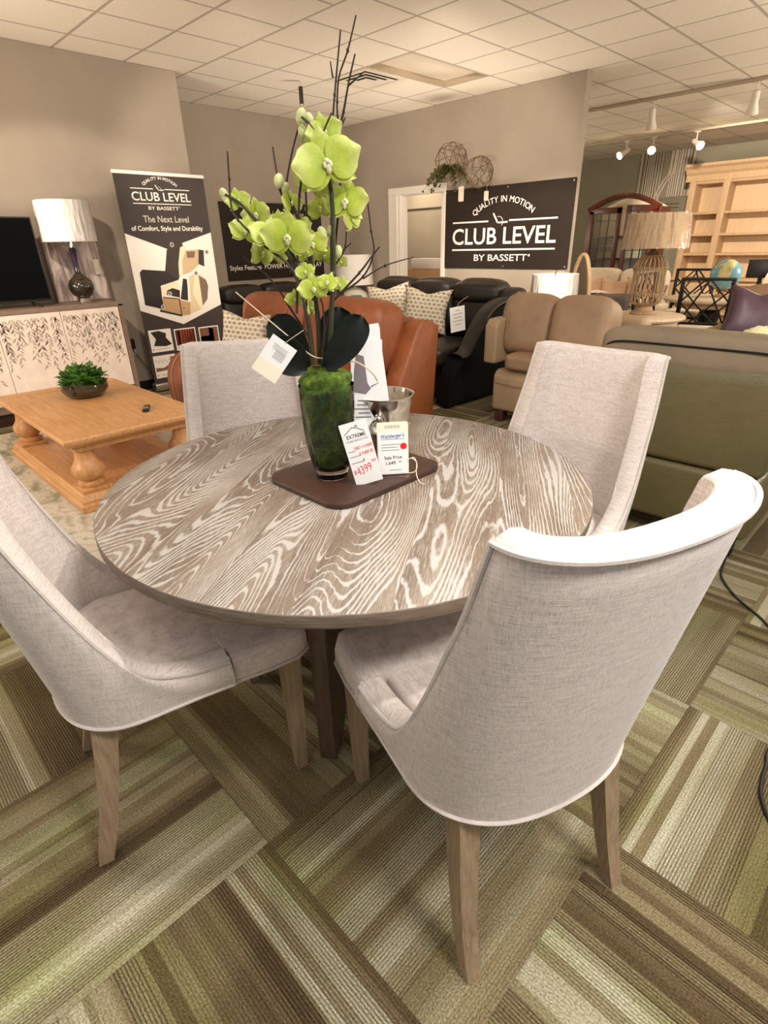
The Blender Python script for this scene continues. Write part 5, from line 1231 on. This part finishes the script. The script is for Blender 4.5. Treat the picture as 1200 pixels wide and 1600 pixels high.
part('seat_cushion', t, MAT['olive_leather'], LY(3.30, .81, .45), (.66, .62, .17), 5)
for y in (.44, 1.19): pbox('arm', t, MAT['olive_leather'], LY(3.28, y, .52), (.66, .14, .26), .05)
for x in (2.76, 3.54):
    for y in (.47, 1.16): pbox('foot', t, MAT['black'], LY(x, y, .048), (.06, .06, .095), .003)
bm = BM(); tube(bm, smooth_pts([(2.79, .475, .10), (2.74, .455, .05), (2.66, .44, .006), (2.60, .43, .006), (2.50, .405, .006), (2.38, .316, .006), (2.25, .17, .006), (2.0, .02, .006), (1.75, -.01, .006), (1.60, .02, .006), (1.524, .012, .006), (1.46, .008, .006), (1.40, -.005, .006), (1.33, -.045, .006), (1.22, -.14, .006)], 8), .0052, 8)
tag(obj('power_cord', bm, MAT['rubber']), 'black power cord trailing over the carpet from the olive-backed armchair', 'cord')
# ---------------------------------------------------------------- right: end table, lamp, far showroom
t = thing('end_table', 'round whitewashed end table under the rattan cage lamp', 'end table', (5.17, 1.97, 0))
bm = BM(); lathe(bm, [(0, .735), (.30, .735), (.335, .742), (.345, .756), (.340, .772), (.325, .780), (0, .780)], 64); obj('top', bm, MAT['whitewood'], t)
bm = BM(); lathe(bm, [(0, .655), (.285, .655), (.29, .665), (.29, .725), (.285, .735), (0, .735)], 64); obj('apron', bm, MAT['whitewood'], t)
bm = BM(); lathe(bm, [(0, .08), (.07, .08), (.05, .14), (.045, .40), (.07, .50), (.05, .58), (.09, .655), (0, .655)], 28); obj('pedestal', bm, MAT['black'], t)
for k in range(3):
    bm = BM(); a = 2 * PI * k / 3 + .4; tube(bm, smooth_pts([(.03 * math.cos(a), .03 * math.sin(a), .20), (.16 * math.cos(a), .16 * math.sin(a), .12), (.28 * math.cos(a), .28 * math.sin(a), .022)], 5), .022, 8); obj('foot', bm, MAT['black'], t)
t = thing('table_lamp', 'rattan cage lamp with a wrapped beige drum shade on the round end table', 'lamp', (5.17, 1.97, .780))
bm = BM(); lathe(bm, [(0, 0), (.105, 0), (.11, .012), (.10, .024), (.075, .034), (.068, .065), (.085, .085), (0, .085)], 36); obj('base', bm, MAT['rattan'], t)
cp = [(.085, .080), (.120, .105), (.128, .15), (.128, .20), (.122, .33), (.128, .36), (.125, .40), (.10, .44), (.055, .465), (.03, .475)]
for k in range(22):
    a = 2 * PI * k / 22; bm = BM(); tube(bm, smooth_pts([(r * math.cos(a), r * math.sin(a), z) for r, z in cp], 4), .0056, 5); obj('cage_rib', bm, MAT['rattan'], t)
for z, r in ((.165, .131), (.365, .131)):
    for ph in (0, 1):
        bm = BM(); tube(bm, [((r + .004 * math.cos(22 * a + ph * PI)) * math.cos(a), (r + .004 * math.cos(22 * a + ph * PI)) * math.sin(a), z + .010 * math.sin(11 * a + ph * PI)) for a in [2 * PI * i / 132 for i in range(132)]], .0045, 5, True); obj('woven_band', bm, MAT['rattan'], t)
bm = BM(); lathe(bm, [(0, .46), (.055, .462), (.05, .475), (.03, .492), (.016, .51), (.016, .57), (0, .57)], 28); obj('neck', bm, MAT['espresso'], t)
bm = BM(); tube(bm, smooth_pts([(.10, -.085, .10), (.13, -.105, .16), (.15, -.115, .225)], 5), .012, 7); obj('rattan_end', bm, MAT['rattan'], t)
drum_shade(t, .262, .238, .520, .775, MAT['shade_beige'])

t = thing('table_lamp', 'white lamp with a pleated ivory drum shade below the charcoal sign', 'lamp', (6.18, 3.40, .30))
bm = BM(); lathe(bm, [(0, 0), (.10, 0), (.12, .05), (.14, .20), (.11, .34), (.04, .42), (.02, .44), (0, .44)], 32); obj('body', bm, MAT['white_ceramic'], t)
bm = BM(); tube(bm, [(0, 0, .44), (0, 0, .76)], .010, 8); lathe(bm, [(0, .755), (.012, .755), (.014, .775), (0, .785)], 12); obj('stem', bm, MAT['steel'], t)
drum_shade(t, .262, .255, .475, .735, MAT['shade_white'])
t = thing('lamp_table', 'low white table holding the ivory shaded lamp by the partition', 'side table', (6.12, 3.40, 0))
bm = BM(); box(bm, (0, 0, .285), (.46, .46, .03), .004); obj('top', bm, MAT['white_ceramic'], t)
for sx in (-1, 1):
    for sy in (-1, 1): pbox('leg', t, MAT['white_ceramic'], (sx * .2, sy * .2, .135), (.04, .04, .27), .003)
t = thing('oval_mirror', 'oval wood framed mirror standing at the end of the partition', 'mirror', (6.85, 3.42, 0))
bm = BM(); tube(bm, [(.10 * math.sin(a) * .3, .34 * math.sin(a) * .42, .62 + .60 * math.cos(a)) for a in [2 * PI * k / 48 for k in range(48)]], .024, 8, True); obj('frame', bm, MAT['rattan'], t)
bm = BM(); v = [bm.verts.new((.10 * math.sin(a) * .28, .34 * math.sin(a) * .40, .62 + .585 * math.cos(a))) for a in [2 * PI * k / 48 for k in range(48)]]; bm.faces.new(v); obj('mirror_glass', bm, MAT['chrome'], t, smooth=False)

# velvet armchair, plum pillows, hydrangeas
t = thing('accent_chair', 'tan velvet armchair holding plum satin pillows, cropped by the right edge', 'armchair', (6.0, 1.0, 0)); o = t.location
def L(x, y, z): return (x - o.x, y - o.y, z - o.z)
part('seat_cushion', t, MAT['brown_cloth'], L(5.65, .95, .42), (.85, .95, .22), 5)
pbox('base', t, MAT['brown_cloth'], L(5.75, .95, .22), (.95, 1.1, .26), .04)
part('backrest', t, MAT['brown_cloth'], L(6.05, .98, .70), (.26, 1.05, .60), 4.5, 16, (0, math.radians(8), 0))
for y in (1.48, .42): part('arm', t, MAT['brown_cloth'], L(5.75, y, .48), (.90, .18, .36), 5)
for x in (5.36, 6.12):
    for y in (.48, 1.42): pbox('foot', t, MAT['black'], L(x, y, .045), (.06, .06, .09), .003)
pillow((5.48, 1.20, .79), .46, .46, .18, math.radians(-66), math.radians(-16), .12, MAT['purple'], 'plum satin pillow at the outer side of the tan velvet armchair', 'plum satin pillows')
pillow((5.62, .74, .78), .46, .46, .18, math.radians(-75), math.radians(-16), -.35, MAT['purple'], 'plum satin pillow tucked behind the hydrangeas', 'plum satin pillows')
t = thing('flower_bunch', 'cream hydrangea bunch in a pot beyond the headrest of the olive-backed armchair', 'flowers', (3.95, .72, 0))
bm = BM(); lathe(bm, [(0, 0), (.12, 0), (.15, .30), (.16, .60), (.14, .68), (.12, .66), (.12, .6), (0, .58)], 28); obj('pot', bm, MAT['white_ceramic'], t)
for dx, dy, z in ((0, .08, .80), (-.05, -.06, .83), (.07, -.02, .84), (.06, .12, .78), (.0, -.16, .80)):
    bm = BM(); r = bmesh.ops.create_icosphere(bm, subdivisions=4, radius=.095)
    for v in bm.verts: v.co *= 1 + .09 * mnoise.noise(v.co * 70) + .06 * mnoise.noise(v.co * 150)
    place(bm, bm.verts[:], None, (dx, dy, z)); obj('flower_head', bm, MAT['hydrangea'], t, angle=180)

# round table with lattice chairs, globe
t = thing('pedestal_table', 'round pale wood table behind the black lattice chair', 'table', (7.95, 2.22, 0))
bm = BM(); lathe(bm, [(0, .665), (.52, .665), (.545, .675), (.55, .69), (.54, .705), (0, .71)], 56); obj('top', bm, MAT['whitewood'], t)
bm = BM(); lathe(bm, [(0, .60), (.40, .60), (.41, .61), (.41, .665), (0, .665)], 48); obj('apron', bm, MAT['bookcase'], t)
bm = BM(); lathe(bm, [(0, .0), (.22, .0), (.22, .05), (.10, .10), (.08, .35), (.13, .50), (.09, .60), (0, .60)], 28); obj('pedestal', bm, MAT['black'], t)
def lattice_chair(loc, rz, label):
    t = thing('lattice_chair', label, 'chair', (*loc, 0), rz, 'black lattice back chairs')
    def bar(name, a, b_, w=.030, d=.030):
        bm = BM(); A = Vector(a); B_ = Vector(b_); dd = B_ - A; vs = box(bm, (0, 0, 0), (w, d, dd.length), .003); place(bm, vs, dd.to_track_quat('Z', 'Y').to_matrix(), (A + B_) / 2); return obj(name, bm, MAT['black'], t)
    for sx in (-1, 1):
        bar('leg', (sx * .23, -.05, 0), (sx * .23, 0, .46), .04, .04); bar('back_post', (sx * .23, 0, .46), (sx * .235, -.05, .99), .04, .036); bar('leg', (sx * .22, .42, 0), (sx * .22, .42, .43), .04, .04)
    bar('top_rail', (-.25, -.05, .98), (.25, -.05, .98), .045, .03); bar('lower_rail', (-.235, -.005, .53), (.235, -.005, .53), .03, .026)
    for a, b_ in (((-.23, .75), (-.02, .53)), ((-.23, .75), (-.02, .98)), ((-.02, .98), (.215, .53)), ((-.215, .53), (.02, .98)), ((.02, .53), (.23, .75)), ((.23, .75), (.02, .98)), ((-.12, .53), (.23, .88)), ((.12, .53), (-.23, .88))):
        f = lambda z: -.005 - .045 * (z - .53) / .45
        bar('lattice_bar', (a[0], f(a[1]), a[1]), (b_[0], f(b_[1]), b_[1]), .017, .017)
    bm = BM(); rbox(bm, (0, .20, .455), (.47, .47, .075), 5, 10); obj('seat', bm, MAT['cream'], t, angle=180)
    for sx in (-1, 1): bar('side_rail', (sx * .225, 0, .405), (sx * .22, .42, .405), .024, .045)
    bar('front_rail', (-.22, .42, .405), (.22, .42, .405), .045, .024)
    return t
lattice_chair((6.82, 1.975), math.radians(-78), 'black lattice back chair nearest the olive-backed armchair with a cream seat')
lattice_chair((8.75, 2.72), math.radians(98), 'black lattice back chair on the far side of the round pale table')
lattice_chair((7.52, 2.86), math.radians(172), 'black lattice back chair seen edge on right of the rattan cage lamp')
tg = thing('price_tag', 'cream tag hanging from the lattice chair that is seen edge on', 'price tag', (7.36, 2.60, .80), 0, None, WALL_W)
bm = BM(); slab_poly(bm, rrect(.07, .15, .01, 3), 0, .002); obj('card', bm, MAT['manila'], tg)
bm = BM(); tube(bm, [(0, .07, .001), (.0, .12, .0), (-.03, .16, -.03)], .0015, 5); obj('string', bm, MAT['raffia'], tg)
t = thing('globe', 'desk globe with pale blue oceans in front of the bookcase', 'globe', (8.05, 2.16, .71))
bm = BM(); lathe(bm, [(0, 0), (.10, 0), (.11, .012), (.06, .025), (.02, .04), (.02, .07), (0, .07)], 28); obj('base', bm, MAT['honey_leg'], t)
bm = BM(); tube(bm, [(.187 * math.cos(a) * .3, .187 * math.cos(a), .25 + .187 * math.sin(a)) for a in [math.radians(-110 + 200 * k / 24) for k in range(25)]], .007, 6); obj('meridian', bm, MAT['honey_leg'], t)
bm = BM(); r = bmesh.ops.create_uvsphere(bm, u_segments=40, v_segments=24, radius=.172); place(bm, r['verts'], (.3, .2, 0), (0, 0, .25)); obj('sphere', bm, MAT['globe'], t, angle=180)
# writing desk with monitor and papers
t = thing('writing_desk', 'dark writing desk behind the tan velvet armchair holding a monitor', 'desk', (9.0, 1.75, 0))
bm = BM(); box(bm, (0, 0, .735), (.65, 1.3, .04), .004); obj('top', bm, MAT['espresso'], t)
for sx in (-1, 1):
    for sy in (-1, 1): pbox('leg', t, MAT['espresso'], (sx * .28, sy * .6, .357), (.06, .06, .715), .003)
t = thing('monitor', 'small black monitor right of the globe', 'monitor', (9.0, 2.0, .755), math.radians(-72))
bm = BM(); box(bm, (0, 0, .235), (.34, .03, .22), .005); obj('display', bm, MAT['black'], t)
bm = BM(); box(bm, (0, .02, .07), (.05, .02, .14)); box(bm, (0, .02, .006), (.18, .12, .012), .003); obj('stand', bm, MAT['black'], t)
for i, (dx, dy, rz, lean, lab) in enumerate(((-.20, -.28, .5, .9, 'white paper sheet propped right of the monitor'), (-.22, -.05, -.2, .7, 'pinkish printed sheet propped under the monitor'))):
    bm = BM(); slab_poly(bm, [(-.11, -.13), (.11, -.13), (.11, .13), (-.11, .13)], 0, .001); o = obj('paper_sheet', bm, MAT['paper'] if i == 0 else MAT['cream'], smooth=False); o.location = (9.0 + dx, 1.75 + dy + .1, .86); o.rotation_euler = (lean, 0, math.radians(-80) + rz); tag(o, lab, 'paper')

# bookcase
t = thing('bookcase', 'tall blond oak bookcase with crown moulding against the far wall', 'bookcase', (12.85, 2.75, 0))
HY = 1.62; D = .36
def bb(name, c, s, m='bookcase', bev=.004, par=None): return pbox(name, par or t, MAT[m], c, s, bev)
bb('back_panel', (.22, 0, 1.5), (.03, 2 * HY - .1, 1.75), 'bookback')
ys = (-HY + .06, -.62, .95, HY - .06)
for y in (-HY + .06, -.60, .98, HY - .06): bb('upright', (.02, y, 1.50), (.42, .115, 1.82))
for z in (1.08, 1.42, 1.79): bb('shelf', (.03, 0, z), (.38, 2 * HY - .2, .045))
bb('shelf', (.03, 0, 2.30), (.40, 2 * HY - .1, .05))
bm = BM(); prism(bm, [(.22, 2.32), (-.20, 2.32), (-.20, 2.42), (-.235, 2.46), (-.26, 2.52), (-.31, 2.56), (-.31, 2.60), (.22, 2.60)], -HY - .08, HY + .08, 'y'); obj('crown_moulding', bm, MAT['bookcase'], t, smooth=False)
bm = BM(); prism(bm, [(.22, .58), (-.20, .58), (-.26, .60), (-.29, .62), (-.29, .665), (.22, .665)], -HY - .06, HY + .06, 'y'); obj('waist_ledge', bm, MAT['bookcase'], t, smooth=False)
bb('lower_cabinet', (.0, 0, .31), (.44, 2 * HY, .54))
bb('plinth', (.0, 0, .02), (.46, 2 * HY + .04, .04))
for k in range(4):
    y = -HY + .42 + k * .80; d = bb('door', (-.225, y, .31), (.02, .70, .48)); bb('door_panel', (-.238, y, .31), (.012, .52, .32), par=d)

# conduits and electrical boxes on the far wall
for i, (y, z, w, h, lab) in enumerate(((5.33, 1.87, .56, .40, 'sage electrical panel box behind the mahogany cabinet'), (4.80, 1.90, .50, .46, 'sage electrical panel box beside the bookcase'))):
    t = thing('electrical_panel', lab, 'electrical panel', (13.30, y, z), 0, None, WALL_W)
    bm = BM(); box(bm, (0, 0, .08), (w, h, .16), .01); obj('body', bm, MAT['green_box'], t)
    for k in range(3): pbox('vent_slot', t, MAT['espresso'], (-.02, .10 - k * .07, .161), (w * .6, .014, .006), .002)
ys = [5.60, 5.52, 5.47, 5.43, 5.39, 5.35, 5.30, 5.245, 5.19] + [4.99, 4.95, 4.91, 4.87, 4.82, 4.77, 4.71, 4.66, 4.585]
for i, y in enumerate(ys):
    r = .022 if i in (0, 17, 13, 15) else .014; z0 = 2.08 if i < 9 else 2.135
    bm = BM(); tube(bm, [(13.30 - r - .008, y, z0 if i else 1.1), (13.30 - r - .008, y, CEIL)], r, 8)
    tag(obj('conduit_pipe', bm, MAT['conduit']), 'painted conduit rising from the electrical panels to the ceiling', 'pipe', 'conduits on the far wall')
for i, y in enumerate((5.13, 5.06)):
    bm = BM(); tube(bm, smooth_pts([(13.27, y + .10, 2.07), (13.27, y + .10, 2.16), (13.27, y - .02, 2.42), (13.27, y - .10, 2.52), (13.27, y - .12, 2.62), (13.27, y - .12, CEIL)], 5), .023, 8)
    tag(obj('bent_conduit', bm, MAT['conduit']), 'thick conduit with a double bend between the straight conduits', 'pipe', 'bent conduits')

# mahogany display cabinet
t = thing('display_cabinet', 'mahogany arched display cabinet with glazed doors near the far wall', 'cabinet', (10.9, 4.75, 0))
def arch(y0, y1, z0, z1, rise, n=10): return [(y0, z0), (y1, z0)] + [(y1 + (y0 - y1) * k / n, z1 + rise * math.sin(PI * k / n)) for k in range(n + 1)]
bm = BM(); prism(bm, arch(-.62, .62, .06, 1.86, .20), .30, .33, 'x'); obj('back_panel', bm, MAT['cream'], t, smooth=False, label='pale back panel')  # pale colour stands in for the bright lit wall seen through the panes
for y in (-.62, .62): pbox('side', t, MAT['mahogany'], (.10, y, .96), (.46, .05, 1.82), .005)
for z in (.70, 1.05, 1.42): pbox('shelf', t, MAT['mahogany'], (.12, 0, z), (.36, 1.18, .02), .002)
bm = BM(); tube(bm, [(-.13, .64 - 1.28 * k / 16, 1.86 + .20 * math.sin(PI * k / 16)) for k in range(17)], .045, 6); obj('arched_pediment', bm, MAT['mahogany'], t)
pbox('lower_cabinet', t, MAT['mahogany'], (.06, 0, .30), (.56, 1.34, .58), .01)
for sg in (-1, 1):
    if sg < 0:
        d = bpy.data.objects.new('door', None); COL.objects.link(d); d.parent = t; d.location = (-.14, -.60, 0); d.rotation_euler = (0, 0, math.radians(58))
    else:
        d = bpy.data.objects.new('door', None); COL.objects.link(d); d.parent = t; d.location = (-.14, .60, 0); d.rotation_euler = (0, 0, 0)
    w = .585; q = -sg
    bm = BM()
    box(bm, (0, q * .04, 1.23), (.03, .08, 1.22), .004); box(bm, (0, q * (w - .04), 1.23), (.03, .08, 1.30), .004); box(bm, (0, q * w / 2, .66), (.03, w, .09), .004); box(bm, (0, q * w / 2, 1.84), (.03, w, .10), .004)
    obj('door_frame', bm, MAT['mahogany'], d)
    bm = BM()
    for k in (1, 2): box(bm, (0, q * (.08 + (w - .16) * k / 3), 1.25), (.014, .014, 1.1))
    for z in (.86, .90, 1.20, 1.24, 1.68): box(bm, (0, q * w / 2, z), (.014, w - .12, .012))
    obj('muntin', bm, MAT['black'], d, smooth=False)
    bm = BM(); box(bm, (.004, q * w / 2, 1.25), (.004, w - .14, 1.12)); obj('pane', bm, MAT['glass'], d, smooth=False)

# cream sofa with cushions and slate throw
t = thing('daybed_sofa', 'cream sofa with peach cushions beyond the taupe loveseat', 'sofa', (9.1, 4.0, 0)); o = t.location
pbox('base', t, MAT['cream'], L(9.05, 4.0, .28), (.95, 1.5, .40), .05)
for x in (8.62, 9.48):
    for y in (3.3, 4.7): pbox('foot', t, MAT['espresso'], L(x, y, .045), (.06, .06, .09), .003)
for y in (4.35, 3.62): part('back_cushion', t, MAT['cream'], L(9.35, y, .70), (.26, .72, .54), 5)
part('seat_cushion', t, MAT['cream'], L(8.95, 4.0, .53), (.85, 1.45, .14), 5)
for i, (x, y, z) in enumerate(((9.10, 4.34, .67), (9.08, 3.95, .66), (9.10, 3.55, .67))): pillow((x, y, z), .46, .36, .16, math.radians(-80 + 8 * i), math.radians(-18), .05 * (i - 1), MAT['peach'], ['peach cushion on the cream sofa nearest the oval mirror', 'middle peach cushion on the cream sofa', 'peach cushion on the cream sofa partly behind the cage lamp'][i], 'peach cushions')
bm = BM()
n = 14; g = []
for j in range(n + 1):
    row = []
    for i in range(n + 1):
        u, v = i / n, j / n; x = 8.28 + .62 * u; y = 3.45 + 1.0 * v; z = .625 + .02 * mnoise.noise(Vector((x * 6, y * 6, 0))) - (max(0, .30 - u) / .30) ** 1.5 * .50
        row.append(bm.verts.new((x if u > .3 else 8.46 - .02 * math.sin(y * 20), y, z)))
    g.append(row)
for j in range(n):
    for i in range(n): bm.faces.new((g[j][i], g[j][i + 1], g[j + 1][i + 1], g[j + 1][i]))
o_ = obj('throw_blanket', bm, MAT['grey_throw'], None, angle=180); s_ = o_.modifiers.new('thickness', 'SOLIDIFY'); s_.thickness = .02; tag(o_, 'slate throw spread over the front of the cream sofa', 'blanket')
t = thing('starfish', 'pale starfish lying on the cream sofa above the slate throw', 'starfish', (8.82, 4.12, .63))
bm = BM(); c0 = bm.verts.new((0, 0, .05)); ring = [bm.verts.new(((.20 if k % 2 == 0 else .06) * math.cos(PI * k / 5), (.20 if k % 2 == 0 else .06) * math.sin(PI * k / 5), 0.01)) for k in range(10)]; c1 = bm.verts.new((0, 0, 0))
for k in range(10): bm.faces.new((c0, ring[k], ring[(k + 1) % 10])); bm.faces.new((c1, ring[(k + 1) % 10], ring[k]))
obj('body', bm, MAT['cream'], t, smooth=False)
t = thing('woven_bench', 'low bench with a woven cane top below the slate throw', 'bench', (7.55, 3.55, 0))
bm = BM(); box(bm, (0, 0, .40), (.45, .95, .05), .01); obj('top', bm, MAT['whitewood'], t)
for sx in (-1, 1):
    for sy in (-1, 1): pbox('leg', t, MAT['black'], (sx * .19, sy * .42, .19), (.03, .03, .375), .003)

# track lights
for x, y0, y1, lab in ((8.25, .2, 4.6, 'painted lighting track nearest the viewer on the ceiling'), (11.05, .2, 6.2, 'painted lighting track farthest from the viewer on the ceiling')):
    bm = BM(); box(bm, (x, (y0 + y1) / 2, CEIL - .019), (.045, y1 - y0, .035), .004); tag(obj('light_track', bm, MAT['track']), lab, 'light track')
def track_head(x, y, aim, lit, label):
    t = thing('track_light', label, 'spotlight', (x, y, CEIL - .037), 0, 'track lights')
    bm = BM(); box(bm, (0, 0, -.008), (.03, .09, .016), .003); tube(bm, [(0, 0, -.01), (0, 0, -.14)], .009, 8); obj('stem', bm, MAT['lamp_white'], t)
    d = Vector(aim).normalized(); c = Vector((0, 0, -.15)); m = d.to_track_quat('Z', 'Y').to_matrix()
    bm = BM(); vs = lathe(bm, [(0, -.07), (.035, -.07), (.040, -.05), (.040, .05), (.055, .10), (.066, .15), (.060, .15), (.05, .10), (.035, .06), (0, .05)], 24); place(bm, vs, m, c); obj('head', bm, MAT['lamp_white'], t)
    bm = BM(); vs = lathe(bm, [(0, .06), (.045, .08), (.054, .135), (.04, .15), (0, .156)], 20); place(bm, vs, m, c); obj('bulb', bm, MAT['bulb'] if lit else MAT['lamp_white'], t, label='glowing bulb' if lit else None)
track_head(8.25, 3.45, (.35, .05, -1), False, 'white spotlight seen from behind on the near track, left one')
track_head(8.25, 2.33, (.35, .1, -1), False, 'white spotlight seen from behind on the near track, right one')
track_head(11.05, 4.98, (-.75, .35, -.45), True, 'glowing spotlight on the far track nearest the partition')
track_head(11.05, 4.52, (-.9, -.25, -.35), True, 'brightest glowing spotlight, in the middle of the far track')
track_head(11.05, 3.84, (-.6, -.75, -.45), True, 'glowing spotlight on the far track above the bookcase')
